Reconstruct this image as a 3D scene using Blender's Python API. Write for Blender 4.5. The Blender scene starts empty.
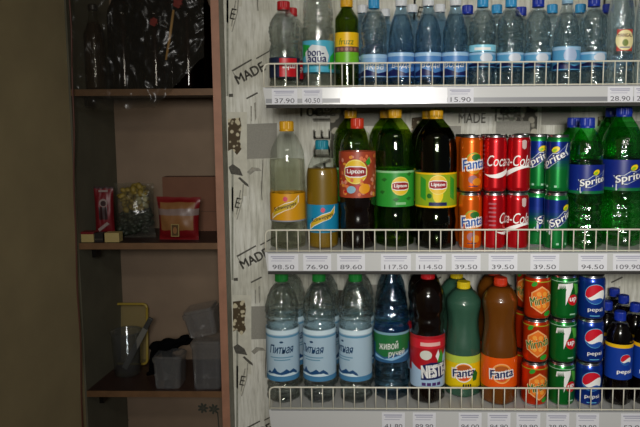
import bpy, bmesh, math, random
from mathutils import Matrix, Vector, noise, geometry
random.seed(7)
SC = bpy.context.scene
COL = SC.collection
PI = math.pi

# ------------------------------------------------------------------ camera
CAM = Vector((0.0, 0.0, 1.44))
YAW, PITCH, ROLL = 0.0237, 0.107, -0.006
SHX, SHY = -35 / 640, -27 / 640
cd = bpy.data.cameras.new('camera')
cd.sensor_width = 36.0
cd.lens = 36.0
cd.shift_x, cd.shift_y = SHX, SHY
cd.clip_start = 0.02
camera = bpy.data.objects.new('camera', cd)
COL.objects.link(camera)
CM = Matrix.Translation(CAM) @ Matrix.Rotation(YAW, 4, 'Z') @ Matrix.Rotation(PI / 2 - PITCH, 4, 'X') @ Matrix.Rotation(ROLL, 4, 'Z')
camera.matrix_world = CM
SC.camera = camera

# ------------------------------------------------------------------ light
SC.view_settings.view_transform = 'Standard'
SC.view_settings.look = 'None'
SC.view_settings.gamma = 1.0
SC.view_settings.exposure = 0.0
w = bpy.data.worlds.new('world')
SC.world = w
w.use_nodes = True
w.node_tree.nodes['Background'].inputs[0].default_value = (0.80, 0.9, 1.0, 1)
w.node_tree.nodes['Background'].inputs[1].default_value = 0.035


def area(name, loc, target, sx, sy, power, color):
    l = bpy.data.lights.new(name, 'AREA')
    l.shape = 'RECTANGLE'
    l.size, l.size_y = sx, sy
    l.energy = power
    l.color = color
    o = bpy.data.objects.new(name, l)
    COL.objects.link(o)
    o.location = loc
    d = Vector(target) - Vector(loc)
    o.rotation_euler = d.to_track_quat('-Z', 'Y').to_euler()
    return o


key = area('shop_lamp', (0.10, -0.70, 1.68), (0.42, 1.5, 1.22), 0.46, 0.30, 7.1, (1.0, 0.97, 0.92))
key.data.spread = math.radians(75)
area('added_ceiling_fill', (0.15, -0.95, 2.62), (-0.1, 1.2, 1.0), 1.1, 0.16, 7.0, (1.0, 0.95, 0.86))  # unseen overhead fill, added for bottle glints and the left wall
SC.cycles.max_bounces = 18
SC.cycles.transmission_bounces = 14
SC.cycles.transparent_max_bounces = 40
SC.cycles.blur_glossy = 0.6
SC.cycles.sample_clamp_indirect = 4.0


# ------------------------------------------------------------------ pixel geometry
def P(px, py, Y):
    """the point of the photograph's pixel that lies at distance plane Y"""
    u = (px - 320) / 640 + SHX
    v = (213.5 - py) / 640 + SHY
    d = CM.to_3x3() @ Vector((u, v, -1))
    t = (Y - CAM.y) / d.y
    return CAM + d * t


# ------------------------------------------------------------------ materials
def lin(c):
    if isinstance(c, str):
        c = c.lstrip('#')
        c = tuple(int(c[i:i + 2], 16) / 255 for i in (0, 2, 4))
        return tuple((x / 12.92 if x < 0.04045 else ((x + 0.055) / 1.055) ** 2.4) for x in c) + (1.0,)
    return tuple(c) + (1.0,)


MATS = {}


def mat(name, color='#808080', rough=0.5, metal=0.0, coat=0.0, spec=0.5, vary=0.0, vscale=40.0, bump=0.0):
    if name in MATS:
        return MATS[name]
    m = bpy.data.materials.new(name)
    m.use_nodes = True
    nt = m.node_tree
    b = nt.nodes['Principled BSDF']
    b.inputs['Base Color'].default_value = lin(color)
    b.inputs['Roughness'].default_value = rough
    b.inputs['Metallic'].default_value = metal
    b.inputs['Coat Weight'].default_value = coat
    b.inputs['Coat Roughness'].default_value = 0.08
    b.inputs['Specular IOR Level'].default_value = spec
    if vary or bump:
        tc = nt.nodes.new('ShaderNodeTexCoord')
        n = nt.nodes.new('ShaderNodeTexNoise')
        n.inputs['Scale'].default_value = vscale
        n.inputs['Detail'].default_value = 5
        nt.links.new(tc.outputs['Object'], n.inputs['Vector'])
        if vary:
            r = nt.nodes.new('ShaderNodeValToRGB')
            c = lin(color)
            r.color_ramp.elements[0].color = tuple(max(0, x * (1 - vary)) for x in c[:3]) + (1,)
            r.color_ramp.elements[1].color = tuple(min(1, x * (1 + vary)) for x in c[:3]) + (1,)
            r.color_ramp.elements[0].position = 0.3
            r.color_ramp.elements[1].position = 0.7
            nt.links.new(n.outputs['Fac'], r.inputs['Fac'])
            nt.links.new(r.outputs['Color'], b.inputs['Base Color'])
        if bump:
            bp = nt.nodes.new('ShaderNodeBump')
            bp.inputs['Strength'].default_value = bump
            bp.inputs['Distance'].default_value = 0.002
            nt.links.new(n.outputs['Fac'], bp.inputs['Height'])
            nt.links.new(bp.outputs['Normal'], b.inputs['Normal'])
    MATS[name] = m
    return m


def film(name, tint=(0.95, 0.97, 0.97), base=0.05, edge=0.55, milk=0.0, milkcol=(0.8, 0.8, 0.8), rough=0.06, bump=0.25, bscale=55.0, bdist=0.004):
    """thin clear plastic: tinted transparency under a facing-dependent gloss"""
    if name in MATS:
        return MATS[name]
    m = bpy.data.materials.new(name)
    m.use_nodes = True
    nt = m.node_tree
    nt.nodes.clear()
    N = nt.nodes.new
    out = N('ShaderNodeOutputMaterial')
    tr = N('ShaderNodeBsdfTransparent')
    tr.inputs[0].default_value = tint + (1,)
    gl = N('ShaderNodeBsdfGlossy')
    gl.inputs['Roughness'].default_value = rough
    lw = N('ShaderNodeLayerWeight')
    lw.inputs['Blend'].default_value = 0.5
    p = N('ShaderNodeMath'); p.operation = 'POWER'; p.inputs[1].default_value = 3.0
    k = N('ShaderNodeMath'); k.operation = 'MULTIPLY_ADD'
    k.inputs[1].default_value = edge; k.inputs[2].default_value = base
    nt.links.new(lw.outputs['Facing'], p.inputs[0])
    nt.links.new(p.outputs[0], k.inputs[0])
    mx = N('ShaderNodeMixShader')
    nt.links.new(k.outputs[0], mx.inputs[0])
    src = tr
    if milk:
        df = N('ShaderNodeBsdfDiffuse'); df.inputs[0].default_value = milkcol + (1,)
        m2 = N('ShaderNodeMixShader'); m2.inputs[0].default_value = milk
        nt.links.new(tr.outputs[0], m2.inputs[1]); nt.links.new(df.outputs[0], m2.inputs[2])
        src = m2
    nt.links.new(src.outputs[0], mx.inputs[1])
    nt.links.new(gl.outputs[0], mx.inputs[2])
    if bump:
        tc = N('ShaderNodeTexCoord')
        n = N('ShaderNodeTexNoise'); n.inputs['Scale'].default_value = bscale; n.inputs['Detail'].default_value = 3
        bp = N('ShaderNodeBump'); bp.inputs['Strength'].default_value = bump; bp.inputs['Distance'].default_value = bdist
        nt.links.new(tc.outputs['Object'], n.inputs['Vector'])
        nt.links.new(n.outputs['Fac'], bp.inputs['Height'])
        nt.links.new(bp.outputs['Normal'], gl.inputs['Normal'])
    nt.links.new(mx.outputs[0], out.inputs[0])
    MATS[name] = m
    return m


def liquid(name, color=(0.95, 0.98, 0.98), ior=1.33, bump=0.25, bscale=70.0, rough=0.0, clear=0.5, bdist=0.004):
    if name in MATS:
        return MATS[name]
    m = bpy.data.materials.new(name)
    m.use_nodes = True
    nt = m.node_tree
    nt.nodes.clear()
    N = nt.nodes.new
    out = N('ShaderNodeOutputMaterial')
    g = N('ShaderNodeBsdfGlass')
    g.inputs['Color'].default_value = color + (1,)
    g.inputs['IOR'].default_value = ior
    g.inputs['Roughness'].default_value = rough
    if bump:
        tc = N('ShaderNodeTexCoord')
        n = N('ShaderNodeTexNoise'); n.inputs['Scale'].default_value = bscale; n.inputs['Detail'].default_value = 2
        bp = N('ShaderNodeBump'); bp.inputs['Strength'].default_value = bump; bp.inputs['Distance'].default_value = bdist
        nt.links.new(tc.outputs['Object'], n.inputs['Vector'])
        nt.links.new(n.outputs['Fac'], bp.inputs['Height'])
        nt.links.new(bp.outputs['Normal'], g.inputs['Normal'])
    if clear:
        tr = N('ShaderNodeBsdfTransparent'); tr.inputs[0].default_value = color + (1,)
        mx = N('ShaderNodeMixShader'); mx.inputs[0].default_value = 1 - clear
        nt.links.new(tr.outputs[0], mx.inputs[1]); nt.links.new(g.outputs[0], mx.inputs[2])
        nt.links.new(mx.outputs[0], out.inputs[0])
    else:
        nt.links.new(g.outputs[0], out.inputs[0])
    MATS[name] = m
    return m


# ------------------------------------------------------------------ mesh builder
class Cyl:
    def __init__(s, r):
        s.r = r
        s.step = max(0.0022, r * 0.055)

    def at(s, x, z, n):
        a = x / s.r
        q = s.r + n
        return (q * math.sin(a), -q * math.cos(a), z)


class Flat:
    step = None

    def __init__(s, o, ux=(1, 0, 0), uz=(0, 0, 1)):
        s.o = Vector(o); s.ux = Vector(ux); s.uz = Vector(uz); s.n = s.ux.cross(s.uz)

    def at(s, x, z, n):
        return tuple(s.o + s.ux * x + s.uz * z + s.n * n)


def clip(poly, x, keep_right):
    out = []
    L = len(poly)
    for i in range(L):
        a, b = poly[i], poly[(i + 1) % L]
        ia = (a[0] >= x) == keep_right
        ib = (b[0] >= x) == keep_right
        if ia:
            out.append(a)
        if ia != ib and b[0] != a[0]:
            t = (x - a[0]) / (b[0] - a[0])
            out.append((x, a[1] + (b[1] - a[1]) * t))
    return out


TEXTS = {}


def text_shape(s, bold, shear):
    k = (s, bold, shear)
    if k not in TEXTS:
        c = bpy.data.curves.new('txt', 'FONT')
        c.body = s
        c.offset = bold
        c.shear = shear
        c.align_x = 'CENTER'
        c.resolution_u = 3
        o = bpy.data.objects.new('txt', c)
        me = bpy.data.meshes.new_from_object(o)
        vs = [(v.co.x, v.co.y) for v in me.vertices]
        fs = [tuple(p.vertices) for p in me.polygons]
        bpy.data.objects.remove(o); bpy.data.curves.remove(c); bpy.data.meshes.remove(me)
        x0, x1 = min(v[0] for v in vs), max(v[0] for v in vs)
        z0, z1 = min(v[1] for v in vs), max(v[1] for v in vs)
        cx, cz = (x0 + x1) / 2, (z0 + z1) / 2
        TEXTS[k] = ([(a - cx, b - cz) for a, b in vs], fs, x1 - x0, z1 - z0)
    return TEXTS[k]


class MB:
    def __init__(s):
        s.v = []; s.f = []; s.m = []; s.sm = []; s.mats = []

    def mi(s, m):
        if m not in s.mats:
            s.mats.append(m)
        return s.mats.index(m)

    def add(s, vs, fs, m, smooth=False):
        o = len(s.v)
        s.v += [tuple(x) for x in vs]
        k = s.mi(m)
        for f in fs:
            s.f.append(tuple(o + i for i in f)); s.m.append(k); s.sm.append(smooth)
        return s

    def box(s, x0, x1, y0, y1, z0, z1, m):
        vs = [(x, y, z) for x in (x0, x1) for y in (y0, y1) for z in (z0, z1)]
        fs = [(0, 1, 3, 2), (4, 6, 7, 5), (0, 4, 5, 1), (2, 3, 7, 6), (0, 2, 6, 4), (1, 5, 7, 3)]
        return s.add(vs, fs, m)

    def obox(s, M, sx, sy, sz, m):
        vs = [M @ Vector((x, y, z)) for x in (-sx / 2, sx / 2) for y in (-sy / 2, sy / 2) for z in (-sz / 2, sz / 2)]
        fs = [(0, 1, 3, 2), (4, 6, 7, 5), (0, 4, 5, 1), (2, 3, 7, 6), (0, 2, 6, 4), (1, 5, 7, 3)]
        return s.add(vs, fs, m)

    def lathe(s, prof, m, seg=40, bottom=True, top=False, flute=None, smooth=True, knurl=None, wob=None):
        """prof: (r, z) from the bottom up"""
        vs = []
        for r, z in prof:
            for i in range(seg):
                a = 2 * PI * i / seg
                q = r
                if flute:
                    for z0, z1, n, amp in flute:
                        if z0 < z < z1:
                            wdw = math.sin(PI * (z - z0) / (z1 - z0)) if z0 > 0 else 1 - (z - z0) / (z1 - z0)
                            q *= 1 + amp * wdw * math.cos(n * a)
                if wob and wob[0] < z < wob[1]:
                    q *= 1 + wob[2] * noise.noise(Vector((math.sin(a) * wob[3], math.cos(a) * wob[3], z * wob[4])))
                if knurl and knurl[0] < z < knurl[1] and i % 2:
                    q *= 0.955
                vs.append((q * math.sin(a), -q * math.cos(a), z))
        fs = []
        for j in range(len(prof) - 1):
            for i in range(seg):
                k = (i + 1) % seg
                fs.append((j * seg + i, j * seg + k, (j + 1) * seg + k, (j + 1) * seg + i))
        if bottom:
            vs.append((0, 0, prof[0][1]))
            c = len(vs) - 1
            for i in range(seg):
                fs.append((c, (i + 1) % seg, i))
        if top:
            vs.append((0, 0, prof[-1][1]))
            c = len(vs) - 1
            b = (len(prof) - 1) * seg
            for i in range(seg):
                fs.append((c, b + i, b + (i + 1) % seg))
        return s.add(vs, fs, m, smooth)

    def band(s, r, z0, z1, m, a0=-PI, a1=PI, seg=56, nz=1):
        vs, fs = [], []
        for j in range(nz + 1):
            z = z0 + (z1 - z0) * j / nz
            for i in range(seg + 1):
                a = a0 + (a1 - a0) * i / seg
                vs.append((r * math.sin(a), -r * math.cos(a), z))
        for j in range(nz):
            for i in range(seg):
                b = j * (seg + 1) + i
                fs.append((b, b + 1, b + seg + 2, b + seg + 1))
        return s.add(vs, fs, m, True)

    def tube(s, pts, r, m, seg=8, close=False):
        pts = [Vector(p) for p in pts]
        vs, fs = [], []
        n = len(pts)
        up = None
        for i, p in enumerate(pts):
            d = (pts[min(i + 1, n - 1)] - pts[max(i - 1, 0)]).normalized()
            if up is None:
                up = Vector((0, 0, 1)) if abs(d.z) < 0.9 else Vector((0, 1, 0))
            a = d.cross(up).normalized()
            b = a.cross(d).normalized()
            up = b
            rr = r[i] if isinstance(r, (list, tuple)) else r
            for k in range(seg):
                t = 2 * PI * k / seg
                vs.append(p + (a * math.cos(t) + b * math.sin(t)) * rr)
        for i in range(n - 1):
            for k in range(seg):
                q = (k + 1) % seg
                fs.append((i * seg + k, i * seg + q, (i + 1) * seg + q, (i + 1) * seg + k))
        fs.append(tuple(range(seg))[::-1])
        fs.append(tuple((n - 1) * seg + k for k in range(seg)))
        return s.add(vs, fs, m, True)

    # ---- flat print laid on a surface
    def poly(s, surf, pts, m, n):
        if surf.step:
            x0, x1 = min(p[0] for p in pts), max(p[0] for p in pts)
            k0, k1 = math.floor(x0 / surf.step), math.ceil(x1 / surf.step)
            for k in range(k0, k1):
                q = pts
                if k > k0:
                    q = clip(q, k * surf.step, True)
                if k < k1 - 1 and len(q) > 2:
                    q = clip(q, (k + 1) * surf.step, False)
                if len(q) > 2:
                    s._tri(surf, q, m, n)
        else:
            s._tri(surf, pts, m, n)
        return s

    def _tri(s, surf, q, m, n):
        if len(q) == 3:
            tris = [(0, 1, 2)]
        else:
            tris = geometry.tessellate_polygon([[Vector((a, b, 0)) for a, b in q]])
        fs = []
        for t in tris:
            (ax, ay), (bx, by), (cx, cy) = (q[i] for i in t)
            ar = (bx - ax) * (cy - ay) - (by - ay) * (cx - ax)
            if abs(ar) < 1e-12:
                continue
            fs.append(tuple(t) if ar > 0 else tuple(t)[::-1])
        if fs:
            s.add([surf.at(a, b, n) for a, b in q], fs, m)

    def disc(s, surf, cx, cz, rx, rz, m, n, rot=0.0, seg=28, a0=0, a1=2 * PI):
        c, d = math.cos(rot), math.sin(rot)
        pts = []
        for i in range(seg):
            t = a0 + (a1 - a0) * i / (seg if a1 - a0 > 6.28 else seg - 1)
            x, z = rx * math.cos(t), rz * math.sin(t)
            pts.append((cx + x * c - z * d, cz + x * d + z * c))
        return s.poly(surf, pts, m, n)

    def rect(s, surf, x0, x1, z0, z1, m, n, rot=0.0):
        cx, cz = (x0 + x1) / 2, (z0 + z1) / 2
        c, d = math.cos(rot), math.sin(rot)
        pts = [(cx + (x - cx) * c - (z - cz) * d, cz + (x - cx) * d + (z - cz) * c) for x, z in ((x0, z0), (x1, z0), (x1, z1), (x0, z1))]
        return s.poly(surf, pts, m, n)

    def text(s, surf, t, cx, cz, width, m, n, height=None, rot=0.0, bold=0.0, shear=0.0):
        vs, fs, W, H = text_shape(t, 0.0, shear)
        kx = width / W
        kz = (height / H) if height else kx
        c, d = math.cos(rot), math.sin(rot)
        for ex, ez in (((-bold, -bold), (bold, bold), (bold, -bold), (-bold, bold)) if bold > 0.04 else ((-bold, -bold * .6), (bold, bold * .6)) if bold > 0 else ((0, 0),)):
            q = [(cx + (x + ex) * kx * c - (z + ez) * kz * d, cz + (x + ex) * kx * d + (z + ez) * kz * c) for x, z in vs]
            for f in fs:
                s.poly(surf, [q[i] for i in f], m, n)
        return s

    def build(s, name, parent=None, loc=None, bevel=0.0):
        me = bpy.data.meshes.new(name)
        me.from_pydata(s.v, [], s.f)
        for m in s.mats:
            me.materials.append(m)
        me.polygons.foreach_set('material_index', s.m)
        me.polygons.foreach_set('use_smooth', s.sm)
        me.update()
        o = bpy.data.objects.new(name, me)
        COL.objects.link(o)
        if parent:
            o.parent = parent
        if loc:
            o.location = loc
        if bevel:
            b = o.modifiers.new('bevel', 'BEVEL')
            b.width = bevel; b.segments = 2; b.limit_method = 'ANGLE'
        return o


def thing(name, label, cat, loc=(0, 0, 0), rz=0.0, group=None):
    o = bpy.data.objects.new(name, None)
    o.empty_display_size = 0.05
    COL.objects.link(o)
    o.location = loc
    o.rotation_euler = (0, 0, rz)
    return tag(o, label, cat, group)


def tag(o, label, cat, group=None):
    o['label'] = label
    o['category'] = cat
    if group:
        o['group'] = group
    return o


def structure(o):
    o['kind'] = 'structure'
    return o


def dup(root, loc, rz, label, group=None):
    r = root.copy(); COL.objects.link(r)
    r.location = loc; r.rotation_euler = (0, 0, rz)
    r['label'] = label
    if group:
        r['group'] = group
    for ch in list(root.children):
        c = ch.copy(); COL.objects.link(c); c.parent = r
        for g in list(ch.children):
            d = g.copy(); COL.objects.link(d); d.parent = c
    return r


def spline(pts, n=5):
    """Catmull-Rom through (r, z) control points"""
    out = []
    L = len(pts)
    for i in range(L - 1):
        p0, p1, p2, p3 = pts[max(i - 1, 0)], pts[i], pts[i + 1], pts[min(i + 2, L - 1)]
        for k in range(n):
            t = k / n
            z = p1[1] + (p2[1] - p1[1]) * t
            a = [0.5 * ((2 * p1[j]) + (-p0[j] + p2[j]) * t + (2 * p0[j] - 5 * p1[j] + 4 * p2[j] - p3[j]) * t * t + (-p0[j] + 3 * p1[j] - 3 * p2[j] + p3[j]) * t ** 3) for j in (0,)]
            r = min(max(a[0], min(p1[0], p2[0]) - 0.0), max(p1[0], p2[0]))
            out.append((r, z))
    out.append(pts[-1])
    return out


# ------------------------------------------------------------------ common colours
WHITE = mat('print_white', '#f2f2ee', 0.45)
BLACK = mat('print_black', '#141414', 0.5)
NAVY = mat('print_navy', '#101a55', 0.4)
RED = mat('print_red', '#c8101c', 0.4)
YELLOW = mat('print_yellow', '#f2c10e', 0.4)
GREEN = mat('print_green', '#2d9a2c', 0.4)
ORANGE = mat('print_orange', '#f0690f', 0.4)
SKY = mat('print_sky', '#5fb4dc', 0.4)
PINK = mat('print_pink', '#d24a6a', 0.4)
CREAM = mat('print_cream', '#efe3a8', 0.45)
LEAF = mat('print_leaf', '#1f6b22', 0.45)
GREYP = mat('print_grey', '#8d8f98', 0.5)
SILVER = mat('aluminium', '#c9c9cc', 0.28, 1.0)

# ================================================================== THE ROOM
YS = 1.50      # front of the display shelves
YW = 1.82      # papered wall
YC = 1.76      # front of the alcove shelving
YB = 2.01      # back of the alcove
RISE = 2.70


def wallpaper_mat():
    m = bpy.data.materials.new('aged_plank_wallpaper')
    m.use_nodes = True
    nt = m.node_tree
    N = nt.nodes.new
    b = nt.nodes['Principled BSDF']
    b.inputs['Roughness'].default_value = 0.75
    tc = N('ShaderNodeTexCoord')
    mp = N('ShaderNodeMapping'); mp.inputs['Scale'].default_value = (34, 34, 3.2)
    n1 = N('ShaderNodeTexNoise'); n1.inputs['Scale'].default_value = 3.2; n1.inputs['Detail'].default_value = 7; n1.inputs['Roughness'].default_value = 0.65
    r1 = N('ShaderNodeValToRGB')
    e = r1.color_ramp.elements
    e[0].position = 0.30; e[0].color = lin('#aeada0')
    e[1].position = 0.62; e[1].color = lin('#e9e9df')
    x = e.new(0.46); x.color = lin('#d6d5c9')
    nt.links.new(tc.outputs['Object'], mp.inputs['Vector'])
    nt.links.new(mp.outputs[0], n1.inputs['Vector'])
    nt.links.new(n1.outputs['Fac'], r1.inputs['Fac'])
    n2 = N('ShaderNodeTexNoise'); n2.inputs['Scale'].default_value = 7; n2.inputs['Detail'].default_value = 4
    nt.links.new(tc.outputs['Object'], n2.inputs['Vector'])
    r2 = N('ShaderNodeValToRGB')
    r2.color_ramp.elements[0].position = 0.35; r2.color_ramp.elements[0].color = lin('#cfcdc2')
    r2.color_ramp.elements[1].position = 0.6; r2.color_ramp.elements[1].color = (1, 1, 1, 1)
    nt.links.new(n2.outputs['Fac'], r2.inputs['Fac'])
    mx = N('ShaderNodeMix'); mx.data_type = 'RGBA'; mx.blend_type = 'MULTIPLY'
    mx.inputs[0].default_value = 0.8
    nt.links.new(r1.outputs[0], mx.inputs[6]); nt.links.new(r2.outputs[0], mx.inputs[7])
    nt.links.new(mx.outputs[2], b.inputs['Base Color'])
    return m


def spotted_mat(name, c0, c1, scale, thr):
    m = bpy.data.materials.new(name)
    m.use_nodes = True
    nt = m.node_tree
    N = nt.nodes.new
    b = nt.nodes['Principled BSDF']
    b.inputs['Roughness'].default_value = 0.75
    tc = N('ShaderNodeTexCoord')
    v = N('ShaderNodeTexVoronoi'); v.inputs['Scale'].default_value = scale
    nz = N('ShaderNodeTexNoise'); nz.inputs['Scale'].default_value = scale * 0.4
    ad = N('ShaderNodeMath'); ad.operation = 'MULTIPLY_ADD'; ad.inputs[1].default_value = 0.9
    nt.links.new(tc.outputs['Object'], v.inputs['Vector'])
    nt.links.new(tc.outputs['Object'], nz.inputs['Vector'])
    nt.links.new(nz.outputs['Fac'], ad.inputs[0]); nt.links.new(v.outputs['Distance'], ad.inputs[2])
    r = N('ShaderNodeValToRGB')
    e = r.color_ramp.elements
    e[0].position = thr - 0.08; e[0].color = lin(c0)
    e[1].position = thr + 0.08; e[1].color = lin(c1)
    nt.links.new(ad.outputs[0], r.inputs['Fac'])
    nt.links.new(r.outputs[0], b.inputs['Base Color'])
    return m


PAPER = wallpaper_mat()
SPOTS = spotted_mat('bean_print', '#c9bfa0', '#4a3c24', 75, 0.86)
STONES = spotted_mat('pebble_print', '#b3ae9c', '#4c4a40', 45, 0.92)
INK = mat('stamp_ink', '#54524a', 0.8, vary=0.3, vscale=160)
INKL = mat('faded_ink', '#98968a', 0.8, vary=0.25, vscale=120)
WEAVE = mat('grey_patch_print', '#96948a', 0.8, vary=0.12, vscale=300)
SCRAP = mat('scrap_print', '#cfcdbd', 0.8, vary=0.08, vscale=60)
SEAM = mat('grey_border_print', '#8f9083', 0.8, vary=0.18, vscale=90)

pr = P(224, 200, YC)                     # right side of the alcove panel
PANEL_X0 = P(216.9, 213, YC).x
PANEL_X1 = P(224.4, 213, YC).x
WX0, WX1 = PANEL_X1, 1.35
mb = MB()
mb.box(WX0, WX1, YW, YW + 0.12, 0, RISE, PAPER)
S = Flat((0, YW, 0))


def wp(px, py):
    q = P(px, py, YW)
    return (q.x, q.z)


DX, DZ = 0.521, 0.532


def print_motif(kx, kz):
    ox, oz = kx * DX, kz * DZ

    def w(px, py):
        x, z = wp(px, py)
        return (x + ox, z + oz)

    def inside(pts):
        return all(WX0 + 0.001 < p[0] < WX1 and 0.0 < p[1] < RISE for p in pts)

    def pl(pxs, m, n=0.0004):
        pts = clip([w(*p) for p in pxs], WX0 + 0.0005, True)
        if len(pts) > 2 and inside([(p[0] + 0.001, p[1]) for p in pts]):
            mb.poly(S, pts, m, n)

    def tx(t, px, py, wd, m, rot=0, bold=0.0, ht=None, n=0.0008):
        c = w(px, py)
        if WX0 + wd / 2 < c[0] < WX1 - wd / 2 and 0.1 < c[1] < RISE - 0.1:
            mb.text(S, t, c[0], c[1], wd, m, n, height=ht, rot=rot, bold=bold)

    pl([(226.5, 96), (228.5, 96), (228.5, -60), (226.5, -60)], SEAM, 0.0005)
    # torn scrap with a letter
    pl([(228.6, -8), (238, -6), (237, 12), (232, 31), (228.6, 28)], SCRAP)
    pl([(231.6, 31.8), (232.6, 31.8), (238, 12), (239.4, -6), (238, -6), (237, 12)], INKL, 0.0006)
    tx('E', 233.2, 14, 0.014, INKL, rot=-0.25, bold=0.02, ht=0.03)
    # slanted stamp
    r = math.radians(27)
    tx('MADE', 250, 73, 0.088, INK, rot=r, bold=0.035, ht=0.026)
    tx('IN ITALY', 285, 58, 0.09, INK, rot=r, bold=0.02, ht=0.022)
    pl([(231.5, 70.2), (233, 71.5), (252, 60.2), (251.4, 58.8)], INK)
    pl([(256, 58), (256.5, 59.3), (276, 48), (275.6, 46.8)], INK)
    pl([(231.5, 70.2), (233, 71.5), (236, 76), (234.6, 76.4)], INKL)
    pl([(246, 98), (247, 99.3), (258, 93.5), (257.3, 92)], INK)
    pl([(228.8, 94), (233, 93.6), (233.2, 97), (228.8, 97)], INK)
    pl([(254, 103), (256, 102), (256.5, 118), (255, 121)], INKL)
    pl([(250.5, 106), (252, 106), (251.8, 122), (250.8, 120)], INKL)
    # bean picture
    pl([(227.5, 112), (247, 112), (247, 196), (227.5, 196)], SCRAP, 0.0003)
    pl([(228, 119), (240, 117.5), (241.5, 126), (240, 140), (241.5, 149), (237, 155), (232, 149), (228, 151)], SPOTS, 0.0006)
    # woven grey patch
    pl([(247, 124), (277, 123), (277, 158), (247, 159)], WEAVE)
    # pencil face
    pl([(228.5, 167), (233, 164), (240, 169), (243, 176), (238, 175), (231, 174)], INK, 0.0006)
    pl([(238, 178), (240, 177), (248, 184), (249, 187), (245, 185)], INK, 0.0006)
    pl([(247, 172), (252, 167), (259, 168), (262, 171), (255, 171), (250, 175)], INKL, 0.0006)
    pl([(262, 160), (263.2, 160), (261, 186), (263, 200), (261.5, 200)], INKL, 0.0006)
    pl([(228.6, 186), (240, 190), (236, 214), (229, 208)], SCRAP, 0.0005)
    pl([(240, 190), (241.2, 190.3), (237, 215), (236, 214)], INKL, 0.0006)
    # upright lettering
    tx('MADE IN', 322, 146, 0.26, INKL, rot=PI / 2, bold=0.03, ht=0.05)
    tx('100%', 318, 112, 0.10, INKL, bold=0.01, ht=0.025)
    pl([(330, 106), (352, 106), (352, 158), (330, 158)], STONES, 0.0004)
    pl([(356, 100), (385, 100), (385, 126), (356, 126)], WEAVE, 0.0003)
    tx('COFFEE', 306, 40, 0.14, INKL, bold=0.02, ht=0.04, rot=0.1)


for kx in (0, 1, 2, 3):
    for kz in (-2, -1, 0, 1):
        print_motif(kx, kz)
# printed fragments that stand between the shelves further along
for px, py, wd, ht, t in ((472, 118, 0.075, 0.028, 'MADE'), (507, 114, 0.09, 0.04, 'TRA')):
    x, z = wp(px, py)
    mb.text(S, t, x, z, wd, INKL, 0.0012, height=ht, bold=0.02)
for a, b, c, d in ((470, 104, 500, 116), (496, 121, 530, 134), (446, 108, 462, 126)):
    x0, z0 = wp(a, d); x1, z1 = wp(c, b)
    mb.rect(S, x0, x1, z0, z1, WEAVE if a == 496 else SCRAP, 0.001)
structure(mb.build('wall_back'))

# left wall runs past the alcove towards the viewer
LIME = mat('olive_plaster', '#a5956f', 0.85, vary=0.10, vscale=6, bump=0.25)
xa = P(74.6, 213, YC).x
xb = P(117, 213, YB).x
sl = (xb - xa) / (YB - YC)
y0 = -1.6
xl0 = xa + sl * (y0 - YC)
mb = MB()
yb2 = YB + 0.1
xr = xa + sl * (yb2 - YC)
vs = [(xl0, y0, 0), (xr, yb2, 0), (xr, yb2, RISE), (xl0, y0, RISE), (xl0 - .1, y0, 0), (xr - .1, yb2, 0), (xr - .1, yb2, RISE), (xl0 - .1, y0, RISE)]
mb.add(vs, [(0, 1, 2, 3), (4, 7, 6, 5), (0, 3, 7, 4), (1, 5, 6, 2), (3, 2, 6, 7), (0, 4, 5, 1)], LIME)
structure(mb.build('wall_left'))

BEIGE = mat('beige_wallpaper', '#806d5a', 0.85, vary=0.10, vscale=9)
mb = MB()
mb.box(xb - 0.05, PANEL_X1, YB, YB + 0.08, 0, RISE, BEIGE)
SB = Flat((0, YB, 0))
FLW = mat('flower_ink', '#3f4238', 0.8)


def bp_(px, py):
    q = P(px, py, YB)
    return q.x, q.z


for cx, cy, s in ((203, 408, 1.0), (214, 409, 1.0), (124, 420, 0.9)):
    x, z = bp_(cx, cy)
    for k in range(7):
        a = 2 * PI * k / 7
        mb.disc(SB, x + 0.011 * s * math.cos(a), z + 0.011 * s * math.sin(a), 0.0075 * s, 0.004 * s, FLW, 0.0006, rot=a, seg=12)
    mb.disc(SB, x, z, 0.0035, 0.0035, FLW, 0.0007, seg=10)
x, z = bp_(217, 412); x2, z2 = bp_(219.5, 440)
mb.poly(SB, [(x, z), (x + .004, z), (x2 + .004, z2), (x2, z2)], FLW, 0.0006)
structure(mb.build('wall_alcove'))

FLOOR = mat('floor_vinyl', '#6d5a45', 0.5, vary=0.2, vscale=8)
mb = MB(); mb.box(-1.6, 1.5, -1.6, 2.2, -0.1, 0, FLOOR); structure(mb.build('floor'))
CEIL = mat('ceiling_white', '#bfbcb2', 0.9)
mb = MB(); mb.box(-1.6, 1.5, -1.6, 2.2, RISE, RISE + 0.1, CEIL); structure(mb.build('ceiling'))

# ================================================================== ALCOVE SHELVING
WOODEDGE = mat('pinkish_edge_veneer', '#a67860', 0.5, vary=0.12, vscale=25)
GREYSIDE = mat('grey_veneer', '#8f8d80', 0.7, vary=0.15, vscale=80)
SHELFTOP = mat('dark_brown_laminate', '#33201a', 0.5, vary=0.15, vscale=30)
SHELFEDGE = mat('brown_edge_band', '#6a4c30', 0.55, vary=0.15, vscale=40)
HOOK = mat('dark_metal', '#1c1a18', 0.4, 0.7)
SHU = thing('alcove_shelving', 'brown three-shelf unit with pinkish side edge built into dark alcove beside olive wall', 'shelving unit', (0, YC, 0))


def rel(o, mbx, name, parent):
    ob = mbx.build(name, parent)
    ob.location = -Vector(parent.location)
    return ob


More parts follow.
